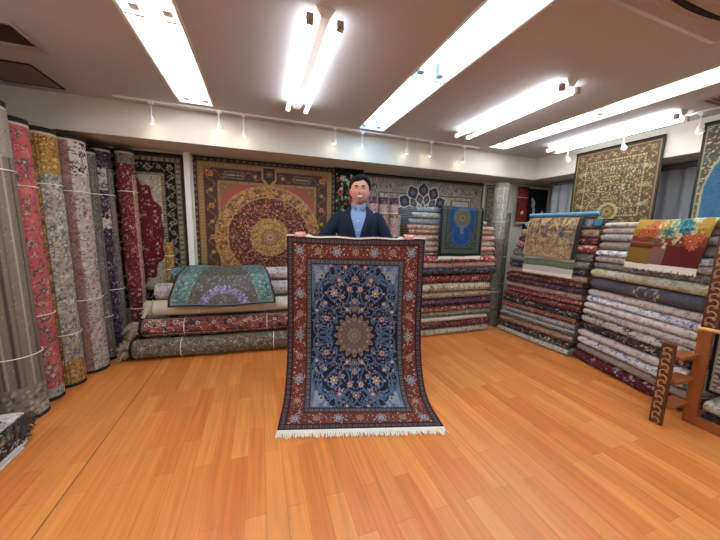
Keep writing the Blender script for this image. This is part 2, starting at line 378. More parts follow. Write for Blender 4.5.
def strip_cv(kind, L, Wd, seed, ppm=150):
    base, pal, sz, mode = SCH[kind]; c = Cv(L, Wd, ppm, base); rg = random.Random(seed)
    area = L*Wd
    n = int(min(2600, area/(sz*sz)*0.75)); k = rg.choice((4, 5, 6))
    ink = min([q[0] for q in pal]+[base], key=lambda q: hx(q).sum()); lite = max([q[-1] for q in pal]+[base], key=lambda q: hx(q).sum())
    c.scatter(n, pal, sz*.2, sz*.4, seed, sym=False, k=k)
    if sz > .0155:
        # scrolling stems, then blossoms with an outline and a pale heart, on a loose lattice
        st = sz*2.6; ni, nj = max(1, int(L/st)), max(1, int(Wd/st))
        for i in range(ni):
            for q in range(nj):
                x = -L/2+(i+.5+rg.uniform(-.22, .22)+(.5 if q % 2 else 0))*L/ni; y = -Wd/2+(q+.5+rg.uniform(-.2, .2))*Wd/nj
                a0 = rg.uniform(-3, 1); c.ring(x+st*.3, y, st*rg.uniform(.35, .6), sz*.17, rg.choice(pal)[0], a0, a0+rg.uniform(1.5, 4))
        for i in range(ni):
            for q in range(nj):
                x = -L/2+(i+.5+rg.uniform(-.22, .22)+(.5 if q % 2 else 0))*L/ni; y = -Wd/2+(q+.5+rg.uniform(-.2, .2))*Wd/nj
                p1, p2 = rg.choice(pal), rg.choice(pal); r = sz*rg.uniform(.55, 1.0)
                for a in range(3): an = rg.uniform(0, 6.3); c.leaf(x+cos(an)*r*1.2, y+sin(an)*r*1.2, r*.6, an, rg.choice((p1[0], p2[-1], ink)), .35)
                c.flower(x, y, r, [ink if rg.random() < .5 else p2[0], p1[0], p2[-1], lite][:rg.choice((3, 4))], rg.choice((5, 6, 8)))
    c.scatter(min(1600, n), [[q[-1]] for q in pal]+[[base]], sz*.10, sz*.2, seed+1, sym=False, k=4)
    if mode == 1:
        for q in range(int(rg.uniform(1, 3))):
            y = rg.uniform(-.4, .4)*Wd; c.rect(-L, y, L, y+.008, rg.choice(pal)[0]); c.rect(-L, y+.03, L, y+.036, rg.choice(pal)[-1])
    if kind == 'charcoal':   # pale scalloped medallion outline
        R = np.hypot((c.X-.05)/1.25, c.Y); th = np.arctan2(c.Y, (c.X-.05)/1.25); c.mask(abs(R-.070-.010*np.cos(8*th)) < .0045, '#c8b08a'); c.mask(R < .012, '#a8967c')
    if mode == 2:
        for q in (-.42, -.28, .02, .16, .3):
            y = q*Wd; c.rect(-L, y, L, y+.012, '#2c2b36'); c.rect(-L, y+.016, L, y+.024, '#c9b08c')
            n2 = int(L/.14)
        for i in range(int(L/.15)):
            for q in (-.40, -.2, 0, .2, .40): c.flower(-L/2+.07+i*.15, q*Wd+Wd*.04, .034, ['#20202c', '#e6d8c0', '#a04438'], 8)
    if mode == 3:
        for i in range(12):
            y = -Wd/2+Wd*i/12; c.rect(-L, y, L, y+.007, '#4c443c'); c.rect(-L, y+.012, L, y+.018, '#b7ab94'); c.rect(-L, y+.03, L, y+.034, '#6e6252')
        c.rect(-L/2, -Wd, -L/2+.24, Wd, '#8a7e6e'); cc = c
        rg2 = random.Random(seed)
        for i in range(260): c.flower(-L/2+rg2.uniform(0, .23), rg2.uniform(-.5, .5)*Wd, rg2.uniform(.006, .014), [rg2.choice(('#ada28e', '#645a50', '#b8ae9a'))], 5)
        for i in range(200): c.flower(L/2-rg2.uniform(0, .25), rg2.uniform(-.5, .5)*Wd, rg2.uniform(.006, .014), [rg2.choice(('#c4b9a0', '#8a7e6c', '#d0c6b0'))], 5)
    return c

def endcap_rings(r, turns, c1, c2, th, seed):
    return None

def rolled(name, p0, p1, r, kind, label, group=None, seed=0, ties=(0.3, 0.7), capcol=('#3a302a', '#8c7c68'), two=None, tagc=None, parent=None, wob=0.03, na=84, cap1=None, s0=None, hem=False):
    """a rolled-up rug: outer surface with a visible loose edge, spiral ends, ties"""
    p0 = np.array(p0, float); p1 = np.array(p1, float); ax = p1-p0; L = np.linalg.norm(ax); ax /= L
    up = np.array([0, 0, 1.0]) if abs(ax[2]) < .8 else np.array([0, -1.0, 0])
    e1 = np.cross(up, ax); e1 /= np.linalg.norm(e1); e2 = np.cross(ax, e1)
    c = strip_cv(kind, L, 2*pi*r, seed+5)
    if two:   # a second design where the outer flap shows another part of the rug
        for (v0, v1, kd, u0, u1) in two:
            c2 = strip_cv(kd, L, 2*pi*r, seed+17); m = (c.Y/(2*pi*r)+.5 >= v0) & (c.Y/(2*pi*r)+.5 < v1) & (c.X/L+.5 >= u0) & (c.X/L+.5 < u1); c.a[m] = c2.a[m]
    if hem:
        m = (c.X/L+.5 > 1-.035/L) | (c.X/L+.5 < .03/L); c.a[m] = hx('#2a2320'); m = (c.X/L+.5 > 1-.05/L) & (c.X/L+.5 < 1-.035/L); c.a[m] = hx('#c9c0ac')
    rg = random.Random(seed); nl = max(12, int(L*130)); T = np.linspace(0, 1, nl); TH = np.arange(na+1)/na*2*pi
    Tm, Am = np.meshgrid(T, TH, indexing='ij'); s0 = rg.uniform(0, 6) if s0 is None else s0
    R = r*(1+wob*np.sin(Tm*L*3.1+s0)*np.sin(Am+s0)+.02*np.sin(Am*2+s0)) - .007*(Am/(2*pi))
    cs, sn = np.cos(Am+s0), np.sin(Am+s0)
    bow = np.sin(Tm*pi)*wob*.2*r
    V = p0+Tm[..., None]*L*ax+(R*cs)[..., None]*e1+((R*sn)-bow)[..., None]*e2
    C = c.sample(Tm, (Am/(2*pi)))
    idx = np.arange(nl*(na+1)).reshape(nl, na+1)
    Q = [np.stack([idx[:-1, :-1], idx[:-1, 1:], idx[1:, 1:], idx[1:, :-1]], -1).reshape(-1, 4)]
    Q.append(np.stack([idx[:-1, -1], idx[:-1, 0], idx[1:, 0], idx[1:, -1]], -1))
    Vs = [V.reshape(-1, 3)]; Cs = [C.reshape(-1, 3)]; o = nl*(na+1)
    k1, k2 = lin(hx(capcol[0])), lin(hx(capcol[1]))
    for e, row in ((0, 0), (1, nl-1)):
        base = V[row]; cen = p0+ax*L*e; m = 9; rings = []; cr = []
        sg = -1 if e == 0 else 1
        for q in range(m):
            fr = 1-q/(m-.3); dent = ax*(-sg)*(.004 if q % 2 else 0.0)
            rings.append(cen+(base-cen)*fr*.999+dent); cr.append(np.tile((k1 if q % 2 else k2)*(1 if q else .8), (na+1, 1)))
        Vr = np.stack(rings); Vs.append(Vr.reshape(-1, 3)); Cs.append(np.concatenate(cr)); ir = np.arange(m*(na+1)).reshape(m, na+1)+o; o += m*(na+1)
        q = np.stack([ir[:-1, :-1], ir[:-1, 1:], ir[1:, 1:], ir[1:, :-1]], -1).reshape(-1, 4); Q.append(q if e else q[:, ::-1])
    Q = np.concatenate(Q)
    t = thing(name, label, 'rug', tuple(p0-(0, 0, 0)), 0, group) if parent is None else parent
    V_ = np.concatenate(Vs)-p0
    link('rolled_pile', npmesh('rolled_pile', V_, Q, np.concatenate(Cs)), M['pile'], t)
    for q in ties:
        b = MB(); pc = ax*L*q
        ring = [pc+(r*1.035)*(cos(a)*e1+sin(a)*e2) for a in np.linspace(0, 2*pi, 25)]
        b.tube(ring, .0035, 5, cap=False); b.build('tie_string', M['tie'], t)
    if tagc is not None:
        q, an = tagc; pc = ax*L*q; nrm = cos(an)*e1+sin(an)*e2; tn = np.cross(ax, nrm)
        b = MB(); b.obox(pc+nrm*(r*1.06), ax*.028, tn*.018, nrm*.001); b.build('price_tag', M['tag'], t)
    return t

def folded(x0, y0, ang, L, D, z0, T, kind, label, group, seed, layers=2, name='folded_rug'):
    """folded rug lying in a stack: rounded fold towards the room, plies at the ends"""
    rg = random.Random(seed); nl = max(20, int(L*120)); nv = 22
    c = strip_cv(kind, L, T*2.2+.06, seed+3)
    t = np.linspace(0, 1, nv); u = np.linspace(0, 1, nl); U, Tt = np.meshgrid(u, t, indexing='ij')
    # profile: from top back, over the rounded front, to bottom back
    fl = .08
    th = np.clip((Tt-.22)/.56, 0, 1)*pi
    py = np.where(Tt < .22, (fl+.0)*(1-Tt/.22), np.where(Tt > .78, fl*((Tt-.78)/.22), 0))-np.sin(th)**.8*T*.55
    pz = np.cos(th)*T/2
    s0, s1 = rg.uniform(0, 6), rg.uniform(0, 6)
    wv = .004*np.sin(U*L*7+s0)+.003*np.sin(U*L*17+s1)
    pz = pz*(1-.10*(.5+.5*np.sin(U*L*5+s1))*(np.sin(th))**.5)-0.0
    py = py+wv*np.sin(th)+.0*U
    X = U*L; endr = np.minimum(1, np.minimum(U, 1-U)*L/.02); endr = .75+.25*np.sqrt(endr)
    V = np.stack([X, py+T*.55+.002, T/2+pz*endr], -1)
    idx = np.arange(nl*nv).reshape(nl, nv)
    Q = [np.stack([idx[:-1, :-1], idx[:-1, 1:], idx[1:, 1:], idx[1:, :-1]], -1).reshape(-1, 4)]
    Vs = [V.reshape(-1, 3)]; C = c.sample(U, Tt*.999); Cs = [C.reshape(-1, 3)]; o = nl*nv
    # far part of the slab: simple top/bottom/back
    bt = V[:, 0].copy(); bb = V[:, -1].copy(); bt[:, 1] = D; bb[:, 1] = D
    Vs += [bt, bb]; Cs += [C[:, 0], C[:, -1]]; k = np.arange(nl-1)
    Q.append(np.stack([o+k, idx[:-1, 0], idx[1:, 0], o+k+1], -1)); Q.append(np.stack([idx[:-1, -1], o+nl+k, o+nl+k+1, idx[1:, -1]], -1)); Q.append(np.stack([o+nl+k, o+k, o+k+1, o+nl+k+1], -1))
    o += 2*nl
    # ends: plies
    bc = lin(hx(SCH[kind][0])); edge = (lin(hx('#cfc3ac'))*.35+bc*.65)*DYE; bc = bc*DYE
    for e, row in ((0, 0), (1, nl-1)):
        pr = V[row][:9]; qr = V[row][:-10:-1]; n9 = 9
        prof = np.concatenate([np.array([[pr[0][0], D, pr[0][2]]]), pr]); prob = np.concatenate([np.array([[pr[0][0], D, qr[0][2]]]), qr])
        m = 5; G = np.stack([prof*(1-w)+prob*w for w in np.linspace(0, 1, m)]); sg = -1 if e == 0 else 1
        G = G.copy()
        for q in range(m): G[q, :, 0] += sg*(.004 if q % 2 else -.002)
        G[0, :, 0] = prof[:, 0]; G[-1, :, 0] = prob[:, 0]
        Vs.append(G.reshape(-1, 3)); nn = prof.shape[0]
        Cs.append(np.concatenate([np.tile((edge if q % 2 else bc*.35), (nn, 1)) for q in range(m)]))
        ig = np.arange(m*nn).reshape(m, nn)+o; o += m*nn
        q = np.stack([ig[:-1, :-1], ig[:-1, 1:], ig[1:, 1:], ig[1:, :-1]], -1).reshape(-1, 4); Q.append(q if e == 0 else q[:, ::-1])
    Vv = np.concatenate(Vs); Qq = np.concatenate(Q)[:, ::-1]
    ob = link(name, npmesh(name, Vv, Qq, np.concatenate(Cs)), M['pile'])
    ob.location = (x0, y0, z0); ob.rotation_euler = (0, 0, ang)
    tag(ob, label, 'rug', group)
    return ob
ORD = ['bottom-most', 'second', 'third', 'fourth', 'fifth', 'sixth', 'seventh', 'eighth', 'ninth', 'tenth', 'eleventh', 'twelfth', 'thirteenth', 'fourteenth', 'fifteenth', 'sixteenth',
       'seventeenth', 'eighteenth', 'nineteenth', 'twentieth', 'twenty-first', 'twenty-second', 'twenty-third', 'twenty-fourth']
NAMES = {'cream': 'cream patterned', 'plain_cream': 'plain cream', 'dark_red': 'dark red', 'red': 'brick red', 'olive': 'olive grey', 'check': 'red and pink spotted', 'purple': 'purple-brown', 'tan': 'tan',
 'cream_olive': 'cream and olive', 'navy': 'dark navy', 'pink_tan': 'pinkish tan', 'pink': 'pale pink', 'red_white': 'red and white', 'grey_blue': 'blue-grey', 'grey': 'grey', 'pale_grey': 'pale grey',
 'black_floral': 'black floral', 'white_blue': 'white rug with blue flowers,', 'white_black': 'white and black floral', 'pink_grey': 'pinkish grey', 'beige_grey': 'beige-grey', 'charcoal': 'thick charcoal grey',
 'red_floral': 'deep red floral', 'pale_pink': 'pale pink-grey', 'pale_yellow': 'cream and yellow', 'grey_green': 'grey-green'}
def stack(x0, y0, ang, L, D, total, layers, where, group, seed, sx=0.02, lean=0.0, slide=0.0):
    """layers from the floor up: (weight, design)"""
    s = sum(w for w, *_ in layers); z = 0.0; rg = random.Random(seed); ca, sa = cos(ang), sin(ang)
    for i, row in enumerate(layers):
        w, kind = row[:2]; a0, a1 = row[2] if len(row) > 2 else (0, 1)
        T = total*w/s; dx = rg.uniform(0, sx)+a0*L+slide*z; dy = rg.uniform(-.012, .012)+lean*z; l = L*(a1-a0)-rg.uniform(0, sx)*2
        X = x0+ca*dx-sa*dy; Y = y0+sa*dx+ca*dy
        nm = NAMES[kind]; nm = nm if nm.endswith(',') else nm+' folded rug,'
        folded(X, Y, ang+rg.uniform(-.006, .006), l, D, z+.0006, T-.0008, kind, f'{nm} {ORD[i]} from the floor in the {where} stack', group, seed*50+i)
        z += T
    return z

# ================================================================== THE ROOM
XL, XR, YB, YN = -2.15, 4.65, 3.66, -2.2
def slab(name, a, b, m): return struct(MB().box(a, b).build(name, m))
slab('floor', (XL-.1, YN-.1, -.06), (XR+.1, YB+.1, 0), M['floor'])
slab('wall_back', (XL-.1, YB, 0), (XR+.1, YB+.1, CEIL+.3), M['wall'])
slab('wall_left', (XL-.1, YN, 0), (XL, YB, CEIL+.3), M['wall'])
slab('wall_front', (XL-.1, YN-.1, 0), (XR+.1, YN, CEIL+.3), M['wall'])
# right wall with a wide window opening
b = MB(); b.box((XR, YN, 0), (XR+.1, YB, .75)); b.box((XR, YN, 2.02), (XR+.1, YB, CEIL+.3)); b.box((XR, YN, .75), (XR+.1, .3, 2.02)); b.box((XR, 3.5, .75), (XR+.1, YB, 2.02))
struct(b.build('wall_right', M['wall']))
t = struct(bpy.data.objects.new('window_1', None)); col.objects.link(t); t.location = (XR, 1.9, .75)
MB().box((.05, -1.6, 0), (.06, 1.6, 1.27)).build('pane', M['glass'], t)
b = MB()
for y in (-1.6, -.53, .53, 1.58): b.box((.03, y, 0), (.07, y+.03, 1.27))
b.box((.03, -1.6, 0), (.07, 1.6, .03)); b.box((.03, -1.6, 1.24), (.07, 1.6, 1.27)); b.build('frame', M['rail'], t)
# boxed-in beams (soffits) at the back and the right
slab('trim_1', (XL, 3.22, 2.09), (XR, YB, CEIL+.02), M['wall'])
slab('trim_2', (3.745, YN, 2.09), (XR, 3.219, CEIL+.02), M['wall'])
# ceiling with the openings of the recessed fittings
TROF = [(-.625, -.364), (1.01, 1.28), (2.71, 2.97)]
holes = [(x0, x1, -1.41, 3.03) for x0, x1 in TROF]+[(-1.545, -1.245, 2.245, 2.505)]
xs = sorted({XL, 3.745}|{h[0] for h in holes}|{h[1] for h in holes}); ys = sorted({YN, 3.22}|{h[2] for h in holes}|{h[3] for h in holes})
b = MB()
for i in range(len(xs)-1):
    for j in range(len(ys)-1):
        cx, cy = (xs[i]+xs[i+1])/2, (ys[j]+ys[j+1])/2
        if not any(h[0] < cx < h[1] and h[2] < cy < h[3] for h in holes): b.box((xs[i], ys[j], CEIL), (xs[i+1], ys[j+1], CEIL+.02))
b.box((XL, YN, CEIL+.22), (3.745, 3.22, CEIL+.24))
struct(b.build('ceiling', M['ceiling']))
slab('trim_3', (-.742, 3.60, 0), (-.688, 3.659, 2.09), M['trim'])
slab('trim_4', (3.60, 3.58, 0), (4.0, 3.659, 2.09), M['wall'])

# ------------------------------------------------------------------ ceiling fittings
def troffer(x0, x1, y0, y1, label, tube_m):
    t = thing('recessed_light', label, 'ceiling light', ((x0+x1)/2, (y0+y1)/2, CEIL), 0, 'recessed twin-tube ceiling lights')
    w, l = (x1-x0)/2, (y1-y0)/2; b = MB(); g = .001; T = .1
    b.box((-w+g, -l+g, T), (w-g, l-g, T+.006)); b.box((-w+g, -l+g, 0), (-w+.006, l-g, T)); b.box((w-.006, -l+g, 0), (w-g, l-g, T))
    b.box((-w+g, -l+g, 0), (w-g, -l+.006, T)); b.box((-w+g, l-.006, 0), (w-g, l-g, T)); b.build('reflector', M['white'], t)
    b = MB()
    for a, c_ in (((-w-.012, -l+.001, -.004), (-w+.002, l-.001, -.0005)), ((w-.002, -l+.001, -.004), (w+.012, l-.001, -.0005))): b.box(a, c_)
    b.build('rim', M['trim'], t)
    for sx in (-.28, .28):
        X = sx*2*w
        MB().tube([(X, -l+.05, .045), (X, l-.05, .045)], .0155, 10).build('tube', tube_m, t)
        for sy in (-1, 1): MB().box((X-.02, sy*(l-.03)-.02, .02), (X+.02, sy*(l-.03)+.02, T)).build('lamp_holder', M['holder'], t)
    return t
secs = [(-1.41, -.30), (-.30, .81), (.81, 1.92), (1.92, 3.03)]
side = ['left', 'middle', 'right']; dist = ['farthest behind the camera', 'just behind the camera', 'nearer', 'far']
for (x0, x1), sd, tm in zip(TROF, side, ('tube', 'tube_cool', 'tube')):
    for (y0, y1), ds in zip(secs, dist):
        if ds == 'farthest behind the camera' and sd != 'middle': pass
        extra = ' with bluish tubes' if tm == 'tube_cool' else ''
        troffer(x0, x1, y0, y1, f'recessed white ceiling light{extra}, {ds} section of the {sd} row', M[tm])
def batten(x, y0, y1, label, tm='tube_soft'):
    t = thing('batten_light', label, 'ceiling light', (x, (y0+y1)/2, CEIL), 0, 'surface-mounted twin-tube lights'); l = (y1-y0)/2
    b = MB(); b.add([(-.05, -l, -.0005), (.05, -l, -.0005), (.022, -l, -.045), (-.022, -l, -.045), (-.05, l, -.0005), (.05, l, -.0005), (.022, l, -.045), (-.022, l, -.045)],
                    [(0,1,2,3),(7,6,5,4),(0,4,5,1),(1,5,6,2),(2,6,7,3),(3,7,4,0)]); b.build('housing', M['white'], t)
    for sx in (-1, 1):
        MB().tube([(sx*.075, -l+.03, -.055), (sx*.075, l-.03, -.062)], .0155, 10).build('tube', M[tm], t)
        for sy in (-1, 1): MB().box((sx*.075-.016, sy*(l-.012)-.012, -.080), (sx*.075+.016, sy*(l-.012)+.012, -.040)).build('lamp_holder', M['holder'], t)
batten(.325, 1.52, 2.68, 'white twin-tube batten light above and left of the standing man')
batten(2.04, 1.54, 2.70, 'white twin-tube batten light between the bluish row and the right-hand recessed row')
batten(3.37, 1.54, 2.72, 'white twin-tube batten light nearest the right-hand beam')
batten(-1.5, .55, 1.72, 'white twin-tube batten light over the left-hand standing rolls', 'tube')
batten(-1.5, -1.2, -.1, 'added white twin-tube fill light behind the camera by the left wall', 'tube')  # unseen extra batten, added to throw direct white light on the ceiling
batten(.325, -1.2, -.1, 'white twin-tube batten light behind the camera on the left')
batten(2.04, -1.2, -.1, 'white twin-tube batten light behind the camera on the right')

# track lights
def spot(x, y, drop, label, aim=(0, 1), lit=True, parent=None):
    t = thing('track_spotlight', label, 'spotlight', (x, y, CEIL-.013), 0, 'small white track spotlights')
    MB().box((-.018, -.016, -.016), (.018, .016, 0)).build('adapter', M['white'], t)
    MB().tube([(0, 0, -.016), (0, 0, -drop)], .005, 8).build('stem', M['white'], t)
    dx, dy = aim; b = MB(); a = np.array([dx*.5, dy*.5, -.75]); a /= np.linalg.norm(a); p = np.array([0, 0, -drop])
    b.tube([p-a*.01, p+a*.012, p+a*.04], [.012, .018, .030], 14, cap=False); b.tube([p-a*.011, p-a*.009], .012, 14); b.build('lamp_head', M['white'], t, True)
    MB().ell(p+a*.034, (.019, .019, .019), 12, 8).build('bulb', M['bulb'], t, True)
tk = tag(MB().box((-1.12, 3.085, CEIL-.012), (2.62, 3.11, CEIL-.0005)).build('lighting_track', M['white']), 'long white lighting track along the back beam', 'lighting track')
for i, X in enumerate((-.86, -.33, -.12, .77, 1.07, 1.62, 1.94, 2.41)):
    spot(X, 3.097, (.13, .12, .15, .11, .13, .12, .12, .14)[i], f'small white track spotlight, {ORD[i] if i else "leftmost"} {"from the left " if i else ""}on the back track', (0.2*((i % 3)-1), 1))
tag(MB().box((3.515, .7, CEIL-.012), (3.54, 2.9, CEIL-.0005)).build('lighting_track', M['white']), 'short white lighting track along the right-hand beam', 'lighting track')
for Y, n in ((2.61, 'left of the gold garden rug'), (2.04, 'in front of the gold garden rug'), (1.5, 'beside the blue arch rug')):
    spot(3.527, Y, .12, f'small white track spotlight on the right track, {n}', (1, 0))

# vents, hatch, air conditioner
t = thing('ceiling_vent', 'brown recessed ceiling vent at the upper left', 'vent', (-1.395, 2.375, CEIL))
b = MB(); w, l = .15, .13
b.box((-w-.02, -l-.02, -.012), (w+.02, -l, -.0005)); b.box((-w-.02, l, -.012), (w+.02, l+.02, -.0005)); b.box((-w-.02, -l, -.012), (-w, l, -.0005)); b.box((w, -l, -.012), (w+.02, l, -.0005)); b.build('frame', M['acplastic'], t)
MB().box((-w+.001, -l+.001, .05), (w-.001, l-.001, .055)).build('backing', M['dark'], t)
b = MB()
for i in range(14): y = -l+.01+i*(2*l-.02)/13; b.obox((0, y, .012), (w-.002, 0, 0), (0, .008, .008), (0, -.0007, .0007))
b.build('grille', M['vent'], t)
t = thing('access_hatch', 'flat dark-edged ceiling hatch below the recessed vent', 'hatch', (-1.62, 2.93, CEIL))
MB().box((-.17, -.18, -.006), (.17, .18, -.0005)).build('panel', M['hatch'], t)
b = MB()
for a, c_ in (((-.18, -.19, -.008), (.18, -.181, -.0005)), ((-.18, .181, -.008), (.18, .19, -.0005)), ((-.18, -.181, -.008), (-.171, .181, -.0005)), ((.171, -.181, -.008), (.18, .181, -.0005))): b.box(a, c_)
b.build('frame', M['dark'], t)
t = thing('ceiling_vent', 'small brown ceiling grille near the right-hand beam', 'vent', (3.40, 1.27, CEIL))
MB().box((-.17, -.15, -.006), (.17, .15, -.0005)).build('frame', M['acplastic'], t)
b = MB()
for i in range(7): b.box((-.14, -.12+i*.036, -.012), (.14, -.1+i*.036, -.0062))
b.build('grille', M['vent'], t)
t = thing('air_conditioner', 'square ceiling cassette air conditioner at the top right corner', 'air conditioner', (1.85, .53, CEIL))
b = MB(); w = .475
prof = [(w, -.0005), (w, -.016), (w-.03, -.028), (w-.11, -.034)]
vs = []; 
for r, z in prof: vs += [(-r, -r, z), (r, -r, z), (r, r, z), (-r, r, z)]
fs = [(4*i+k, 4*i+(k+1) % 4, 4*i+4+(k+1) % 4, 4*i+4+k) for i in range(3) for k in range(4)]+[(12, 13, 14, 15), (3, 2, 1, 0)]
b.add(vs, fs); b.build('panel', M['acplastic'], t)
for k in range(4):
    an = k*pi/2; ca, sa = cos(an), sin(an); b = MB(); b2 = MB()
    P = lambda x, y, z: (x*ca-y*sa, x*sa+y*ca, z)
    n = 14; vs = []
    for i in range(n+1):
        x = -.30+.6*i/n; bow = .03*(1-(x/.30)**2); vs += [P(x, w-.15+bow*.35, -.0355), P(x, w-.15+bow*.9+.012, -.0355)]
    b.add(vs, [(2*i, 2*i+1, 2*i+3, 2*i+2) for i in range(n)]); b.build('air_slot', M['dark'], t)
    vs = []
    for i in range(n+1):
        x = -.33+.66*i/n; bow = .06*(1-(x/.33)**2); vs += [P(x, w-.145+bow, -.030), P(x, w-.125+bow, -.030), P(x, w-.135+bow, -.042)]
    b2.add(vs, [(3*i+a, 3*i+(a+1) % 3, 3*i+3+(a+1) % 3, 3*i+3+a) for i in range(n) for a in range(3)]); b2.build('louvre', M['acplastic'], t)
b = MB().box((-.2, -.2, -.045), (.2, .2, -.034)); b.build('intake_grille', M['vent'], t)

# curtain in front of the window
t = thing('curtain', 'grey vertical curtain behind the right-hand stacks under the beam', 'curtain', (4.15, 0, 0))
n = 420; ys_ = np.linspace(.35, 3.24, n); ph = ys_*2*pi/.13
vs = [(.02*np.sin(p)+.008*np.sin(p*.37), y, z) for y, p in zip(ys_, ph) for z in (.55, 2.03)]
vs2 = [(x+.004, y, z) for x, y, z in vs]; N2 = len(vs)
b = MB(); b.add(vs+vs2, [(2*i, 2*i+1, 2*i+3, 2*i+2) for i in range(n-1)]+[(N2+2*i, N2+2*i+2, N2+2*i+3, N2+2*i+1) for i in range(n-1)]); b.build('cloth', M['curtain'], t, True)
MB().box((-.03, .33, 2.035), (.03, 3.26, 2.085)).build('rail', M['rail'], t)

# ================================================================== RUG DESIGNS
def hang(name, cv, org, ux, uz, w, h, label, m='pile', amp=.006, seed=0, group=None, nfac=1.0, lean=0.0, dark_top=None, parts=True, res=120):
    """vertical hanging rug: org = bottom-left corner on the wall, ux along, front = ux x uz reversed"""
    ux = np.array(ux, float); ux /= np.linalg.norm(ux); uz = np.array(uz, float); nn = np.cross(ux, uz)
    def fn(U, V):
        wv = amp*np.sin(U*w*5+seed)*(1-V*.5)+amp*.6*np.sin(U*w*11+seed*2+V*2)
        return (U*w)[..., None]*ux+(V*h)[..., None]*uz+(wv+amp*2+lean*(1-V))[..., None]*nn
    t = thing(name, label, 'rug', tuple(org), 0, group)
    sheet('rug_pile', fn, max(8, int(w*res)), max(8, int(h*res)), cv, M[m], t)
    b = MB(); hw = np.array(ux)*w/2
    b.obox(hw+uz*(h+.006)+nn*(amp*2), hw*1.0, uz*.008, nn*.007); b.build('hanging_bar', M['dark'], t)
    return t

# --- big gold medallion rug on the back wall
def gold_design():
    c = Cv(1.575, 1.72, 170, '#8c7040'); g = lambda *a: list(a)
    c.band(0, .035, '#2c241e'); c.dots(.008, .026, ['#54462f', '#2c241e', '#8a7748'], .022)
    c.band(.035, .10, '#8f7a45'); c.dots(.05, .085, ['#a08a54', '#86703e', '#96804c', '#a89462'], .009)
    c.band(.10, .23, '#4c3020'); c.vine(.10, .23, '#8a6c3a', .18, .006)
    c.bflowers(.165, .16, .04, [g('#9c4a30', '#caa45c', '#5a2c20'), g('#8a7440', '#c9b06c')], 6)
    c.band(.23, .262, '#a08850'); c.dots(.236, .256, ['#b79e60', '#6a5230'], .014)
    t_ = lambda x, y: x < .52 and y < .59
    c.mask(c.inset() >= .262, '#7d6638')
    c.scatter(1500, [g('#a8905a'), g('#6a4428'), g('#b8a066', '#7c3c2c'), g('#8e5a38'), g('#544a30'), g('#9c8550')], .007, .016, 3, t_)
    R = np.hypot(c.X, c.Y)
    sc = lambda n, r0, r1, pal, a, b_, seed: [c.flower(r*cos(th), r*sin(th), rr, random.Random(i*7+seed).choice(pal), 5) for i in range(n) for r, th, rr in [((lambda q: (math.sqrt(q.uniform(r0*r0, r1*r1)), q.uniform(0, 2*pi), q.uniform(a, b_)))(random.Random(i+seed*999)))]]
    m = (R < .66) & (R >= .60) & (c.inset() > .262); c.mask(m & (abs(c.X) > .14), '#a8504a')
    m = (R < .72) & (R >= .66) & (c.inset() > .262); c.mask(m & (abs(c.X) > .14), '#93623c')
    c.mask((R < .605), '#a48a52'); sc(700, .57, .60, [g('#c2a96c'), g('#7c6238')], .006, .01, 1)
    c.mask(R < .575, '#8e6e3c'); sc(900, .475, .57, [g('#b8984e'), g('#6c4e2c'), g('#a4683c'), g('#5a5438'), g('#c0a468')], .010, .022, 2)
    for k in range(16):
        th = k*pi/8; c.flower(.525*cos(th), .525*sin(th), .042, g('#bfa05c', '#8a4c30', '#caae6e'), 6)
    c.mask(R < .475, '#b09a5e'); c.mask(R < .462, '#4a2018')
    sc(3600, .2, .458, [g('#a8502c'), g('#c08a4c'), g('#8c3420'), g('#d0b07a'), g('#6a2c1c'), g('#b06a3c'), g('#33201c')], .004, .009, 3)
    c.mask(R < .225, '#b39a58'); sc(500, .1, .22, [g('#8f7840'), g('#c6b074'), g('#7a5c34')], .005, .012, 4)
    c.ring(0, 0, .17, .006, '#6c5430'); c.mask(R < .105, '#8c6c44'); c.flower(0, 0, .09, g('#b0946a', '#96705c', '#c4ae84', '#8c5c4c'), 12)
    for sx in (-1, 1):
        for (sy, s) in ((1, 1), (-1, 1)):
            x0, y0 = sx*.0, sy*.555; 
    # keystone niche top and bottom
    for sy in (1, -1):
        q = (abs(c.X) < .085) & ((sy*c.Y-.16) > .50-(.0)) & ((sy*c.Y-.16) < .66); q |= (abs(c.X) < ((sy*c.Y-.16)-.42)*1.06) & ((sy*c.Y-.16) <= .50) & ((sy*c.Y-.16) > .42)
        c.mask(q, '#a89258'); q2 = ((abs(c.X) < .06) & ((sy*c.Y-.16) > .51) & ((sy*c.Y-.16) < .64)) | ((abs(c.X) < ((sy*c.Y-.16)-.455)*1.06) & ((sy*c.Y-.16) <= .51) & ((sy*c.Y-.16) > .455)); c.mask(q2, '#3c2c22')
        c.flower(0, sy*.735, .045, g('#8a7346', '#4c3424', '#b39c66'), 6)
        for sx in (-1, 1):
            m = (abs(c.X-sx*.38) < .10) & (abs(c.Y-sy*.695) < .04); c.mask(m, '#6c6a58'); c.mask((abs(c.X-sx*.38) < .085) & (abs(c.Y-sy*.695) < .028), '#40312a')
            for k in range(7): c.flower(sx*.38-.07+k*.023, sy*.695, .011, g('#a8a48c'), 4)
            c.flower(sx*.66, sy*.725, .055, g('#b0702c', '#7c3c20', '#c89a4c'), 8)
    c.a = np.clip(c.a*np.array([1.05, .94, .84]), 0, 1)
    return c
hang('hanging_rug', gold_design(), (-.665, 3.655, .345), (1, 0, 0), (0, 0, 1), 1.57, 1.715, 'large gold and brown wall rug with a round medallion, left of the man', 'silk', seed=1, res=150)

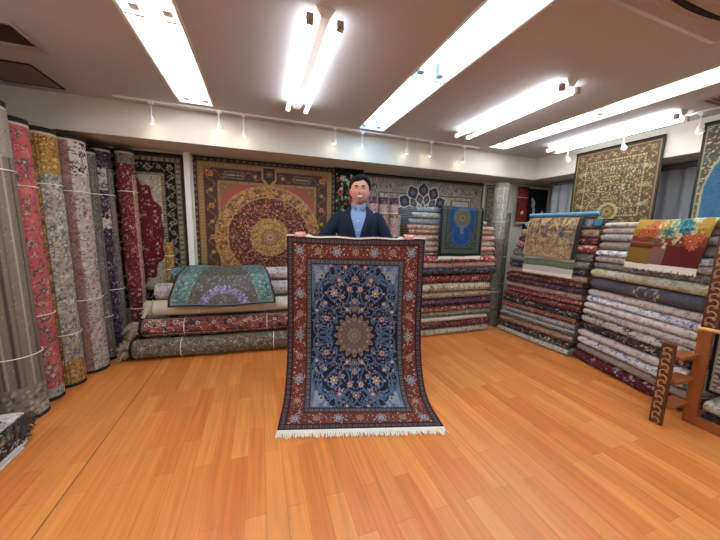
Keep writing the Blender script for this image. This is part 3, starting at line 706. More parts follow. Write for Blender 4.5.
def dark_border_rug():
    g = lambda *a: list(a); c = Cv(1.05, 1.62, 140, '#b6ab8e')
    c.scatter(700, [g('#d0c6a8'), g('#8e8468'), g('#a87c60'), g('#9a9c86'), g('#c8bc98', '#7c3c30')], .008, .018, 4)
    q = (c.X/.31)**2+(c.Y/.58)**2 < 1+.10*np.cos(14*np.arctan2(c.Y/.58, c.X/.31)); c.mask(q, '#6e1f20')
    c.scatter(420, [g('#b08a7c', '#3a3048'), g('#3c2430'), g('#9a4038'), g('#c2ab94'), g('#541a1e')], .008, .017, 6, lambda x, y: (x/.29)**2+(y/.55)**2 < 1)
    c.band(0, .03, '#3c3a34'); c.band(.03, .075, '#77735e'); c.dots(.035, .07, ['#9a9478', '#545040', '#8c866c'], .018)
    c.band(.075, .185, '#201d1c'); c.vine(.075, .185, '#8e8a74', .16, .006); c.bflowers(.13, .1, .032, [g('#a8a48c', '#3a2c2c', '#8c4438'), g('#8c8870', '#2c2828')], 6)
    c.band(.185, .215, '#7c765e'); c.dots(.19, .21, ['#a69e80', '#4c483c'], .014)
    return c
hang('hanging_rug', dark_border_rug(), (-1.80, 3.655, .43), (1, 0, 0), (0, 0, 1), 1.045, 1.62, 'red wall rug with cream corners and black border behind the standing rolls', seed=2)

def floral_black():
    g = lambda *a: list(a); c = Cv(.42, 1.0, 170, '#20261c')
    c.scatter(330, [g('#55684a'), g('#8c9c7c'), g('#3c4c34'), g('#d8d8c4', '#a8a884')], .010, .022, 8, lambda x, y: x < .15 and y < .44, sym=False)
    rg = random.Random(5)
    for i in range(24): c.flower(rg.uniform(-.15, .13), rg.uniform(-.4, .42), rg.uniform(.025, .05), rg.choice([g('#a8382a', '#cc5c44', '#742018'), g('#e4e0d0', '#c0bca0', '#d8a050'), g('#c4482e', '#8a2a20'), g('#dcd6c0', '#a8b098')]), 6)
    c.band(0, .03, '#1c2018'); return c
hang('hanging_rug', floral_black(), (.897, 3.655, 1.08), (1, 0, 0), (0, 0, 1), .40, .99, "black-green wall rug with red and white flowers behind the man's head", seed=3)

def silk_fan():
    g = lambda *a: list(a); c = Cv(1.93, 1.25, 170, '#b0a28c')
    c.scatter(900, [g('#c2b6a2'), g('#8a7c70'), g('#6c5458', '#8c7478'), g('#b4a890', '#54464c'), g('#958a76'), g('#cabfab')], .009, .022, 9, lambda x, y: x < .95)
    c.band(0, .03, '#4a443e'); c.band(.03, .06, '#8a8072'); c.dots(.03, .06, ['#b0a692', '#6c6258'], .02)
    c.band(.06, .21, '#9a8d7c'); c.vine(.06, .21, '#6e6058', .3, .007); 
    rgs = random.Random(4)
    c.bflowers(.135, .115, .03, [g('#5c4a4c', '#b8aa98'), g('#8a7c6c', '#c8bca8', '#5a4c50'), g('#4c4044')], 7)
    for i in range(160):
        x = rgs.uniform(-.95, .95); c.flower(x, .625-rgs.uniform(.06, .21), rgs.uniform(.008, .016), [rgs.choice(('#c0b49e', '#6e5e5a', '#b0a48e', '#504448'))], 5)
    c.band(.21, .225, '#54493f')
    cx, cy = -.075, .14
    def petal(th, r, L, Wd, fill):
        x = cx+r*sin(th); y = cy+r*cos(th)
        X, Y = c.X-x, c.Y-y; u = X*sin(th)+Y*cos(th); v = X*cos(th)-Y*sin(th)
        w = Wd*np.clip(1-np.abs(u/L)**1.6, 0, 1); m = (abs(u) < L) & (abs(v) < w); c.mask(m, '#dcd6c8')
        w2 = (Wd-.013)*np.clip(1-np.abs(u/(L-.014))**1.6, 0, 1); m = (abs(u) < L-.014) & (abs(v) < w2); c.mask(m, fill)
        c.flower(x, y, Wd*.45, g('#55525a', '#7c7880', '#45424a'), 6)
    R = np.hypot(c.X-cx, c.Y-cy); c.mask(R < .36, '#93887a')
    for k in range(10): petal(k*radians(36), .11, .07, .046, '#6c6460')
    for k in range(12): petal((k+.5)*2*pi/12, .21, .088, .066, '#4c4648')
    for k in range(12): petal(k*2*pi/12, .335, .112, .098, '#35343c')
    c.flower(cx, cy, .09, g('#b8ae9c', '#5a5660', '#a89c8c', '#4c4850'), 12)
    # small framed corner motif
    c.rect(.40, .16, .72, .36, '#4a423c'); c.rect(.415, .175, .705, .345, '#b8ad98')
    for i in range(12): c.flower(.44+.022*i, .2+.1*((i*7) % 5)/5, .018, g('#8a7c6c', '#d0c4b0'), 5)
    return c
hang('hanging_rug', silk_fan(), (1.302, 3.655, .80), (1, 0, 0), (0, 0, 1), 1.93, 1.245, 'grey-beige silk wall rug with a fan of dark petals, right of the man', 'silk', seed=4, res=150)
def corner_tan():
    g = lambda *a: list(a); c = Cv(.26, .75, 150, '#8e8270')
    c.scatter(140, [g('#b0a48c'), g('#5c5048'), g('#7c6c5c', '#c0b49c')], .010, .022, 10, sym=False); c.band(0, .02, '#b8ae9a'); c.band(.02, .04, '#4c443c'); return c
hang('hanging_rug', corner_tan(), (3.285, 3.655, 1.27), (1, 0, 0), (0, 0, 1), .25, .76, 'narrow grey-beige wall rug between the petal rug and the corner', seed=5)
def red_small():
    g = lambda *a: list(a); c = Cv(.2, .55, 150, '#8c2c20'); c.scatter(60, [g('#a84434'), g('#6c1c18')], .008, .018, 3, sym=False); c.flower(0, -.12, .032, g('#e4ded0'), 5); c.band(0, .012, '#5c1c18'); c.rect(-.1, .12, .1, .128, '#d8cfc0'); return c
t = hang('hanging_rug', red_small(), (3.77, 3.50, 1.50), (1, 0, 0), (0, 0, 1), .2, .52, 'small bright red rug hanging in the far right corner', seed=6)
MB().box((.0, -.02, -.025), (.2, -.01, .0)).build('fringe', M['fringe'], t)
MB().box((.09, -.0, .5), (.11, .08, .54)).build('wall_hook', M['dark'], t)

# black picture with pale figures in the corner
t = thing('framed_picture', 'black framed picture with pale figures in the far corner', 'picture', (4.27, 3.6, 1.3))
MB().box((-.25, 0, 0), (.25, .03, .74)).build('backing', M['dark'], t)
b = MB(); b.box((-.28, -.01, -.03), (-.25, .035, .77)); b.box((.25, -.01, -.03), (.28, .035, .77)); b.box((-.25, -.01, .74), (.25, .035, .77)); b.box((-.25, -.01, -.03), (.25, .035, 0)); b.build('frame', M['trim'], t)
b = MB()
for (x, z, rx, rz) in ((-.05, .50, .035, .07), (-.03, .40, .03, .06), (-.01, .32, .025, .05), (.10, .28, .07, .05), (.16, .36, .03, .05), (.0, .20, .04, .03), (-.08, .57, .02, .03)): b.ell((x, -.002, z), (rx, .003, rz), 14, 8)
b.build('pale_figures', mat('pale_figure', '#b9c4bc', .7, noise=.3, nscale=30), t)

# --- gold garden rug hung on the right beam
def garden():
    g = lambda *a: list(a); c = Cv(.86, .92, 230, '#54401f')
    c.band(0, .02, '#2e2618'); c.band(.02, .035, '#8e7a48')
    c.band(.035, .13, '#5c4424'); c.vine(.035, .13, '#a48e58', .11, .005); c.bflowers(.082, .095, .03, [g('#a89460', '#54402a', '#c8b47c'), g('#8e4a30', '#b8a06a')], 6)
    c.band(.13, .15, '#a8925a'); c.dots(.133, .147, ['#c0aa70', '#6c5a34'], .012)
    c.scatter(2300, [g('#a8935c'), g('#8a6a34'), g('#6c4c28'), g('#3c3424'), g('#8c7848'), g('#c4b07a'), g('#7c4a30'), g('#4c5840'), g('#b8b090', '#6c5834')], .004, .010, 12, lambda x, y: x < .27 and y < .30)
    c.ring(0, -.27, .09, .025, '#bca668'); R = np.hypot(c.X, c.Y+.27); c.mask(R < .075, '#7a6234'); c.flower(0, -.27, .05, g('#a48c50', '#5c4828'), 8)
    for sx in (-1, 1):
        for y in (-.2, 0, .2): c.flower(sx*.30, y, .028, g('#b8ac8c', '#6c5c3c', '#d0c49c'), 6)
    return c
hang('hanging_rug', garden(), (3.72, 2.63, 1.41), (0, -1, 0), (0, 0, 1), .83, .885, 'gold garden rug hung from the right beam above the stacks', 'silk', amp=.003, seed=7, res=170)
def arch():
    g = lambda *a: list(a); c = Cv(.95, 1.55, 150, '#5a5644')
    c.scatter(900, [g('#a8a488'), g('#3c3c34'), g('#c4bc98'), g('#6c6650'), g('#4c6068')], .006, .013, 13)
    def dome(a, t0, hh): return ((abs(c.X) < a) & (c.Y < t0)) | (((c.X/a)**2+((c.Y-t0)/hh)**2 < 1) & (c.Y >= t0))
    c.mask(dome(.43, .12, .60), '#a8a284'); c.mask(dome(.415, .12, .585), '#3c6c8a')
    c.scatter(700, [g('#447894'), g('#33607e')], .005, .010, 14, lambda x, y: (x < .40 and y < .12) or ((x/.40)**2+((y-.12)/.57)**2 < 1))
    c.mask(dome(.275, .05, .44), '#a8a284'); c.mask(dome(.262, .05, .425), '#5c5638')
    c.scatter(800, [g('#b0aa8c'), g('#40402f'), g('#8c7c54'), g('#2f3c40')], .005, .010, 15, lambda x, y: (x < .25 and y < .05) or ((x/.25)**2+((y-.05)/.41)**2 < 1))
    c.band(0, .02, '#3a382e'); c.band(.02, .035, '#a09a7c'); return c
hang('hanging_rug', arch(), (3.72, 1.545, .78), (0, -1, 0), (0, 0, 1), .95, 1.53, 'blue arch prayer rug hung from the beam at the right edge', amp=.003, seed=8)

# ================================================================== STANDING ROLLS, LEFT
def stand(x, y, r, h, kind, label, seed, lean=(0, 0), **kw):
    p1 = np.array([x+lean[0], y+lean[1], h])
    return rolled('rolled_rug', (x, y, .004), p1, r, kind, label, 'rolled rugs standing along the left wall', seed, **kw)
LR = [
 (-1.735, 2.262, .12, 2.06, 'maroon_cream', 'maroon and cream rolled rug standing at the far left edge', dict()),
 (-1.55, 2.455, .12, 2.04, 'stripe_grey', 'grey-brown striped rolled rug with a white tag, second standing roll from the left', dict(tagc=(.63, 2.1), two=((0, 1, 'beige_grey', .84, 1),))),
 (-1.545, 2.675, .095, 2.00, 'pink_roll', 'coral pink floral rolled rug standing by the left wall', dict(two=((0, 1, 'pale_grey', 0, .05),))),
 (-1.51, 2.885, .10, 2.00, 'yellow_roll', 'pale floral rolled rug with mustard yellow border standing at the left', dict(two=((0, 1, 'gold', .84, 1.0), (0, 1, 'gold', 0, .11), (.36, .47, 'gold', 0, 1)))),
 (-1.475, 3.13, .125, 2.02, 'brown_white', 'pinkish brown and white rolled rug standing beside the yellow-bordered one', dict(two=((.2, .52, 'brown_rose', 0, 1), (.52, 1, 'white_black', .84, 1)))),
 (-1.42, 3.335, .055, 1.98, 'silver_roll', 'thin grey rolled rug standing between brown-white and navy rolls', dict()),
 (-1.40, 3.50, .085, 2.04, 'navy_roll', 'dark navy and purple rolled rug standing near the back corner', dict(two=((.55, .78, 'silver_roll', 0, .9), (0, .55, 'white_black', .80, .90), (0, .55, 'white_black', .62, .69)))),
 (-1.225, 3.56, .078, 2.05, 'red_roll', 'deep red rolled rug standing next to the back wall rug', dict(two=((.56, .74, 'pink_tan', 0, .88), (0, 1, 'silver_roll', .93, 1)))),
]
for i, (x, y, r, h, k, lab, kw) in enumerate(LR):
    stand(x, y, r, h, k, lab, 20+i, lean=(-.015, .0), ties=((.22, .80) if i % 2 else (.33, .78)), s0=-1.1, hem=True, capcol=('#2a2422', '#6e6258'), **kw)
# second row behind, glimpsed between the front ones
for i, (x, y, k, lab) in enumerate(((-2.0, 2.36, 'olive', 'olive rolled rug in the row behind, nearest the left edge'), (-1.86, 2.58, 'tan', 'tan rolled rug in the row behind the striped and pink rolls'), (-1.86, 2.86, 'dark_red', 'dark red rolled rug in the row behind the yellow-bordered roll'), (-1.84, 3.14, 'navy', 'dark rolled rug in the row behind the brown-white roll'), (-1.80, 3.42, 'purple', 'purple-brown rolled rug in the back left corner'))):
    stand(x, y, .11, 2.0, k, lab, 40+i, ties=(.5,), capcol=('#1e1a18', '#4c443c'))

# ================================================================== HORIZONTAL ROLLS
def lay(xa, ya, xb, yb, z, r, kind, label, seed, **kw):
    return rolled('rolled_rug', (xa, ya, z), (xb, yb, z), r, kind, label, 'rolled rugs lying on the floor at the back', seed, na=90, wob=.02, **kw)
lay(-1.20, 3.255, .80, 3.115, .102, .100, 'grey_green', 'grey-green rolled rug lying on the floor, lowest of the pile', 60, ties=(.22, .66), hem=True)
lay(-1.13, 3.315, .85, 3.175, .298, .100, 'salmon_roll', 'salmon red rolled rug with dark star flowers, second in the lying pile', 61, ties=(.20, .6), hem=True)
lay(-1.02, 3.365, .86, 3.235, .478, .084, 'ivory_roll', 'plain ivory rolled rug lying above the salmon red one', 62, ties=(.22, .56), capcol=('#8c8068', '#cfc4a4'))
lay(-1.02, 3.455, .80, 3.375, .635, .088, 'white_pink', 'white and orange rolled rug lying behind the ivory roll', 63, ties=(.1,), capcol=('#c49c84', '#e0dcd0'), two=((.5, .75, 'gold', 0, .06),))
lay(-.88, 3.49, .78, 3.42, .803, .074, 'white_pink', 'teal and white rolled rug on top of the lying pile', 64, ties=(.12,), capcol=('#5d8488', '#cdd4cc'), two=((0, 1, 'teal', 0, .15),))
t = rolled('rolled_rug', (-.925, 3.597, .004), (-.925, 3.597, 1.13), .042, 'gold', 'short yellow rolled rug standing at the left end of the lying pile', 'rolled rugs lying on the floor at the back', 66, ties=(.75, .88), capcol=('#c9a858', '#e0c888'))
# tassels spilling from the left ends
def tassels(loc, n, L, seed, label, m='fringe_tan', spread=(-1, -.2, -.7)):
    rg = random.Random(seed); b = MB()
    for i in range(n):
        p = np.array([rg.uniform(-.02, .02), rg.uniform(-.07, .05), rg.uniform(-.06, .06)])
        d = np.array([spread[0]*rg.uniform(.3, 1), spread[1]*rg.uniform(-1.5, 1.5), spread[2]*rg.uniform(.2, 1)]); l = L*rg.uniform(.6, 1)
        q = p+d*l*.5+(0, 0, .03); e = p+d*l; e[2] = max(e[2], -loc[2]+.006); q[2] = max(q[2], -loc[2]+.006)
        b.tube([p, q, e, e+np.array([rg.uniform(-.02, .02), rg.uniform(-.02, .02), rg.uniform(-.0, .02)])], [.006, .006, .004, .002], 5)
    o = b.build('fringe_bundle', M[m]); o.location = loc
    return tag(o, label, 'fringe', 'tassels at the roll ends')
tassels((-1.225, 3.245, .12), 80, .11, 1, 'tan fringe tassels spilling from the end of the lowest lying roll')
tassels((-1.155, 3.30, .30), 80, .12, 2, 'tan fringe tassels hanging from the end of the salmon red roll')
tassels((-1.045, 3.355, .49), 50, .10, 3, 'pale fringe tassels at the end of the ivory roll', 'fringe')

# draped teal rug over the lying rolls
def teal_design():
    g = lambda *a: list(a); c = Cv(.92, .62, 190, '#5d5f5e')
    c.mask(c.inset() > 0, '#4d7a7c'); c.scatter(500, [g('#7ca09c'), g('#3a5c60'), g('#a8a884'), g('#8c7c5c'), g('#5c8c8c')], .007, .015, 21)
    q = ((c.X)/.30)**2+((c.Y+.31)/.56)**2 < 1; c.mask(q, '#5c5850')
    rg = random.Random(2)
    for i in range(900):
        x, y = rg.uniform(-.3, .3), rg.uniform(-.31, .25)
        if (x/.29)**2+((y+.31)/.54)**2 < 1: c.flower(x, y, rg.uniform(.004, .009), [rg.choice(('#7c7868', '#46423e', '#8c8678', '#6c7470', '#9a9484'))], 4)
    R = np.hypot(c.X, (c.Y+.30)*.95)
    for i in range(420):
        th = rg.uniform(0.1, pi-.1); r = rg.uniform(.145, .215); c.flower(r*cos(th), -.30+r*sin(th), rg.uniform(.006, .012), [rg.choice(('#9a84ac', '#7c6894', '#b4a4c0', '#6c5c80'))], 5)
    c.band(0, .014, '#17191c'); c.band(.014, .024, '#6c7c74'); return c
def teal_fn(U, V):
    # V 0 = front lower edge, 1 = rear upper edge; ends pulled in at the top
    key = np.array([0, .28, .5, .75, 1.0]); ky = np.interp(V, key, [3.085, 3.13, 3.25, 3.40, 3.50]); kz = np.interp(V, key, [.535, .68, .825, .885, .892])
    w = 1.0-.27*np.clip((V-.15)/.85, 0, 1)
    X = -.355+(U-.5)*.99*w; Y = ky-(X+.355)*.07+.01*np.sin(U*9); Z = kz+.006*np.sin(U*7+1)
    return np.stack([X, Y, Z], -1)
t = thing('draped_rug', 'small teal and grey rug with a purple arc draped over the lying rolls', 'rug')
sheet('rug_pile', teal_fn, 190, 130, teal_design(), M['silk'], t, thick=.007)

# ================================================================== STACKS
BS = [(8, 'cream'), (8, 'dark_red'), (5, 'plain_cream'), (6, 'olive'), (6, 'check'), (9, 'purple'), (6, 'tan'), (10, 'cream_olive'), (10, 'red'), (7, 'navy'), (6, 'pink_tan'), (7, 'red_white'),
      (4, 'olive'), (6, 'pink'), (6, 'cream'), (6, 'pink'), (5, 'tan', (0, .97)), (5, 'pink', (0, .97)), (6, 'grey_blue', (0, .9)), (6, 'pale_grey', (0.02, .8)), (6, 'grey_blue', (.06, .7))]
for i, row in enumerate(BS): pass
stack(1.62, 2.985, radians(-.6), 1.31, .58, 1.61, BS, 'blue prayer rug', 'folded rugs in the back stack', 3, .035)
SA = [(6, 'cream'), (7, 'black_floral'), (7, 'tan'), (6, 'grey'), (5, 'pale_grey'), (6, 'red'), (6, 'black_floral'), (6, 'dark_red'), (6, 'red'), (5, 'pink_tan'), (6, 'purple'), (5, 'dark_red'), (6, 'pink_tan'), (6, 'navy'),
      (7, 'grey'), (8, 'grey', (.02, 1)), (7, 'red_white', (.06, 1)), (7, 'dark_red', (.07, 1)), (7, 'tan', (.09, 1)), (8, 'grey_blue', (.11, .99))]
angA = math.atan2(2.059-2.997, 3.152-3.079)
stack(3.08, 2.985, angA, .94, .53, 1.478, SA, 'tan bird rug', 'folded rugs in the first right stack', 4, .02, slide=.09)
SB = [(11, 'red_floral'), (8, 'beige_grey'), (9, 'white_blue'), (8, 'pale_pink'), (8, 'black_floral'), (8, 'white_black'), (7, 'pink_grey'), (7, 'pale_pink'), (7, 'white_blue'), (7, 'pale_pink'), (13, 'charcoal'), (9, 'pale_yellow'), (7, 'grey'),
      (6, 'pink_grey', (0, .93)), (6, 'white_blue', (0, .93)), (9, 'beige_grey', (0, .92)), (7, 'pale_grey', (0, .92)), (6, 'pink_grey', (0, .92)), (5, 'cream', (0, .92))]
angB = math.atan2(1.27-2.063, 3.003-3.191)
stack(3.193, 2.045, angB, .97, .6, 1.45, SB, 'yellow flower rug', 'folded rugs in the second right stack', 5, .02, slide=.10)

# --- blue prayer rug draped on the back stack
def prayer():
    g = lambda *a: list(a); c = Cv(.62, .78, 190, '#3c4638')
    c.scatter(260, [g('#56605a'), g('#34403e'), g('#4e5a4c')], .006, .014, 31)
    c.band(0, .03, '#0e1c26'); c.band(.03, .085, '#4c4e3c'); c.dots(.035, .08, ['#545644', '#44483a', '#5a5c48'], .012); c.band(.085, .10, '#28364a')
    R = np.hypot(c.X, c.Y-.08); c.mask(R < .185, '#124478'); R2 = np.hypot(c.X, (c.Y+.13)); c.mask(R2 < .145, '#124478')
    for k in range(10): c.flower(.165*cos(k*pi/5), .08+.165*sin(k*pi/5), .045, g('#124478'), 6)
    c.mask(np.hypot(c.X, c.Y-.08) < .125, '#5c5c48'); c.flower(0, .08, .11, g('#6c6650', '#4c5040', '#7c7458', '#50483c'), 10)
    c.mask((abs(c.X) < .022) & (c.Y < .0) & (c.Y > -.14), '#5a6a70'); c.flower(0, -.14, .04, g('#2f5084', '#1a3c68'), 6)
    c.ring(0, -.13, .13, .01, '#2c558c')
    return c
def prayer_fn(U, V):
    key = np.array([0, .72, .80, 1.0]); ky = np.interp(V, key, [2.93, 2.93, 2.955, 3.13]); kz = np.interp(V, key, [1.03, 1.585, 1.627, 1.635])
    X = 2.005+U*.62+.02*(1-V)*0; Y = ky+.008*np.sin(U*10)*(1-V)-.012; Z = kz+.004*np.sin(U*8)
    return np.stack([X, Y, Z], -1)
t = thing('draped_rug', 'dark green prayer rug with a bright blue keyhole shape draped over the back stack', 'rug')
sheet('rug_pile', prayer_fn, 120, 150, prayer(), M['pile'], t)
fringe('fringe', [(2.005+.62*i/70, 2.92, 1.03) for i in range(71)], lambda s: (0, 0, -1), .03, M['fringe'], t, 3, band=.012, w=.008, jit=.1)

# --- brown bird rug draped on stack A; frame along the stack front
def drape_on(org, ang, prof, u0, u1, cv, m, label, seed, fr=None, skew=0.0, res=150, extra=None):
    ca, sa = cos(ang), sin(ang)
    ks = np.array([p[0] for p in prof]); kd = np.array([p[1] for p in prof]); kz = np.array([p[2] for p in prof])
    def W(u, dd, z): return np.stack([org[0]+ca*u-sa*dd, org[1]+sa*u+ca*dd, z], -1)
    def fn(U, V):
        d = np.interp(V, ks, kd); z = np.interp(V, ks, kz); u = u0+(u1-u0)*U+skew*(1-V)
        return W(u, d+.006*np.sin(U*8+seed)*(1-V), z+.004*np.sin(U*6+seed))
    t = thing('draped_rug', label, 'rug')
    w = u1-u0; h = float(np.sum(np.hypot(np.diff(kd), np.diff(kz))))
    sheet('rug_pile', fn, int(w*res), int(h*res), cv, M[m], t, thick=.007)
    if fr:
        pts = [W(u0+w*s+skew, kd[0]-.001+0*s, kz[0]) for s in np.linspace(0, 1, 80)]
        fringe('fringe', pts, lambda s: (0, 0, -1), fr, M['fringe'], t, seed, band=.022, w=.008, jit=.1)
    return t
def green_stripe():
    g = lambda *a: list(a); c = Cv(.66, .55, 150, '#d8d6c8'); c.rect(-1, -.275, 1, -.235, '#d8d4c6'); c.rect(-1, -.225, 1, -.165, '#6c7458'); 
    for i in range(16): c.flower(-.31+i*.042, -.195, .018, g('#8e9474', '#54583f'), 5)
    c.rect(-1, -.11, 1, -.06, '#8c5a54'); 
    for i in range(22): c.flower(-.32+i*.03, -.085, .012, g('#c4a89c'), 4)
    return c
drape_on((3.08, 2.985), angA, [(0, -.03, .90), (.7, -.040, 1.40), (.8, -.02, 1.492), (1, .16, 1.495)], .36, .93, green_stripe(), 'pile', 'white rug with a green stripe hanging beneath the tan bird rug', 5, fr=.02, skew=-.05)
def bird_rug():
    g = lambda *a: list(a); c = Cv(.60, .56, 190, '#a88a5c')
    c.scatter(300, [g('#c4a878'), g('#8e7048'), g('#b89868'), g('#7c5c3c')], .008, .018, 41)
    rg = random.Random(9)
    for i in range(60): c.flower(rg.gauss(-.08, .07), rg.gauss(0, .08), rg.uniform(.012, .028), rg.choice([g('#6c5a68', '#8c7484'), g('#5c4c50'), g('#8a4a3c', '#b87a5c')]), 6)
    for i in range(50): c.flower(rg.gauss(.14, .05), rg.gauss(0, .09), rg.uniform(.012, .028), rg.choice([g('#5c6468', '#8c9080'), g('#4c4840'), g('#a07c48', '#6c5438')]), 6)
    for x, y in ((-.24, .2), (.22, .2), (-.24, -.2), (.22, -.21), (-.02, -.2)): c.flower(x, y, .055, g('#b0905c', '#8c4c3c', '#c8ac78', '#70503c'), 8)
    for k in range(14): c.leaf(.02+.16*cos(k*.45), .1*sin(k*.9), .04, k*.7, '#c8a868', .3)
    c.mask((c.inset() < .012) & (c.X < .2), '#c9ae7c'); c.rect(.255, -.3, .31, .3, '#231c1c'); return c
drape_on((3.08, 2.985), angA, [(0, -.065, 1.07), (.60, -.070, 1.42), (.70, -.045, 1.506), (1, .10, 1.509)], .37, .955, bird_rug(), 'silk', 'tan rug with birds and flowers draped over the first right stack', 6, skew=-.05, res=170)
# blue roll lying on top
ca, sa = cos(angA), sin(angA); Wp = lambda u, d, z: (3.08+ca*u-sa*d, 2.985+sa*u+ca*d, z)
rolled('rolled_rug', Wp(.29, .04, 1.543), Wp(1.03, .045, 1.540), .029, 'blue_plain', 'thin light blue rolled rug lying on top of the first right stack', None, 77, ties=(), capcol=('#4f849e', '#8ab8cc'), na=24)
def bluecv():
    c = Cv(.3, .3, 100, '#3f6c7c'); c.band(0, .03, '#223038'); return c
drape_on((3.08, 2.985), angA, [(0, -.03, 1.41), (.4, .0, 1.484), (1, .2, 1.49)], 1.0, 1.09, bluecv(), 'pile', 'dark blue rug corner slipping off between the two right stacks', 8)

# --- yellow pictorial rug on stack B
def flowers_rug():
    g = lambda *a: list(a); c = Cv(.66, .56, 240, '#bb900a')
    h = (c.Y+.28)/.56
    c.mask(h < .52, '#8a3a0c'); c.mask(h < .36, '#6a1408'); c.mask((h < .30) & (c.X < -.08), '#8f6c08'); c.mask((abs(c.X+.03) < .06) & (h < .34), '#8c6458')
    rg = random.Random(3)
    for i in range(60): c.flower(rg.uniform(-.33, .33), rg.uniform(.08, .28), rg.uniform(.01, .02), [rg.choice(('#c49c18', '#9c7c10', '#b89428'))], 5)
    for i in range(90): c.flower(rg.gauss(.08, .10), rg.gauss(.08, .06), rg.uniform(.012, .028), rg.choice([g('#d8d49c', '#a8b484'), g('#8ca47c'), g('#e0d8b0', '#c8a868')]), 6)
    for x, y, r in ((-.20, .06, .06), (-.14, .09, .05), (-.25, .03, .045), (-.11, .04, .045), (.20, -.03, .06), (.26, .0, .055), (.16, .02, .045), (.23, -.08, .05)):
        c.flower(x, y, r, g('#c44c1e', '#e07438', '#9c2c18', '#e89858'), 7)
    for x, y, r in ((0, .06, .05), (.10, .12, .06), (.14, .08, .06), (.11, .18, .03)): c.flower(x, y, r, g('#1e6c70', '#3c9898', '#1c585c'), 7)
    c.leaf(-.08, -.03, .05, 0, '#6c5c40', .55)
    c.flower(0, -.09, .02, g('#dcd4b8'), 5); c.rect(-.33, -.06, -.1, -.05, '#a88c60')
    return c
drape_on((3.193, 2.045), angB, [(0, -.035, 1.105), (.66, -.045, 1.39), (.76, -.02, 1.465), (1, .13, 1.470)], .52, 1.03, flowers_rug(), 'silk', 'yellow and red pictorial rug of a flower vase draped over the front right stack', 9, fr=.035, skew=-.08, res=240)

# standing rolls around the corner
def stand2(x, y, r, h, kind, label, seed, lean=(0, 0), **kw):
    return rolled('rolled_rug', (x, y, .004), (x+lean[0], y+lean[1], h), r, kind, label, 'rolled rugs standing at the back', seed, capcol=('#8c857a', '#c4beb2'), **kw)
stand2(3.15, 3.20, .098, 1.99, 'silver_roll', 'tall grey rolled rug standing between the back stack and right stack', 80, ties=(.25, .74), two=((0, 1, 'pale_grey', .62, .97),))
stand2(3.45, 3.40, .075, 1.62, 'grey', 'grey-brown rolled rug standing behind the tall grey roll', 81, lean=(.02, 0), ties=(.35, .6))
for i, (x, k, lab) in enumerate(((1.165, 'pink', 'leftmost of three pink rolled rugs standing behind the man'), (1.285, 'pink', 'middle of three pink rolled rugs standing behind the man'), (1.41, 'pink', 'rightmost of three pink rolled rugs standing behind the man'))):
    stand2(x, 2.95, .054, 1.675, k, lab, 85+i, ties=(.9,), two=((0, 1, 'purple', .955, 1), (0, 1, 'tan', .87, .9)))
stand2(1.52, 3.10, .055, 1.50, 'pale_grey', 'silvery grey rolled rug standing at the left side of the back stack', 89, ties=(.5,))

# ================================================================== CARVED STEP SHELF
t = thing('step_shelf', 'carved wooden step shelf with a tall post before the front right stack', 'shelf', (2.66, 1.06, 0))
def carved(name, x0, x1, y0, y1, z0, z1, par):
    o = MB().box((x0, y0, z0), (x1, y1, z1)).build(name, M['wood_dark'], par)
    b = MB(); rg = random.Random(int(z1*100)); n = int((z1-z0)/.042); w = (y1-y0)
    for i in range(n):
        zc = z0+.03+i*(z1-z0-.04)/n; sg = 1 if i % 2 else -1; yc = (y0+y1)/2
        pts = [(x0-.002, yc+sg*w*.30*cos(a)*(1-a/7), zc+.018*sin(a)*(1-a/9)+.003*a) for a in np.linspace(-1.6, 3.9, 12)]
        b.tube(pts, [.0026+.0028*sin(q/11*pi) for q in range(12)], 6)
        b.ell((x0-.002, yc-sg*w*.22, zc+.012), (.004, .009, .012), 8, 6)
    b.build('relief', M['carving'], o); return o
carved('post', -.01, .015, -.012, .056, 0, .60, t)
carved('post', .235, .265, -.095, -.02, .70, 1.56, t)
MB().box((.235, -.08, 0), (.265, -.015, .6995)).build('post', M['wood'], t)
for z in (.135, .32, .495):
    MB().box((.0155, -.04, z), (.2345, .054, z+.022)).build('step', M['wood'], t)
MB().tube([(.20, -.02, .705), (.225, -.06, .705), (.245, -.11, .705), (.26, -.35, .70)], .014, 10).build('rail', M['wood_light'], t, True)
MB().box((.238, -.60, .0), (.262, -.0805, .07)).build('base_rail', M['wood'], t)
MB().box((.235, -.64, 0), (.27, -.6005, 1.56)).build('post', M['wood_dark'], t)
# framed-looking small rug leaning beside the shelf
def small_border():
    g = lambda *a: list(a); c = Cv(.46, .62, 170, '#8a7c3c')
    c.scatter(120, [g('#b4a450'), g('#6c6c3c'), g('#c8bc7c', '#7c4434')], .010, .02, 51)
    c.band(0, .02, '#1c1a1a'); c.band(.02, .10, '#a3947e'); c.dots(.03, .09, ['#bcae96', '#8a7a68', '#c8bca4', '#6c5c50'], .018); c.bflowers(.06, .09, .024, [g('#6c5448', '#d0c4ac'), g('#4c3c38')], 6); c.band(.10, .125, '#1e1c1c'); return c
sm = thing('draped_rug', 'black and cream bordered rug with a yellow field hanging at the right edge', 'rug')
sheet('rug_pile', lambda U, V: np.stack([2.962+.02*(1-V), .99-.46*U, .245+.60*V], -1), 90, 110, small_border(), M['pile'], sm, flip=False)
SC = ['black_floral', 'cream', 'white_black', 'black_floral', 'pale_grey', 'navy', 'white_blue', 'charcoal', 'grey', 'pale_pink', 'charcoal', 'beige_grey', 'grey', 'pale_grey']
stack(3.21, .785, -pi/2, .45, .30, 1.36, [(8, k) for k in SC], 'yellow-field rug', 'folded rugs at the right edge', 9, .01)
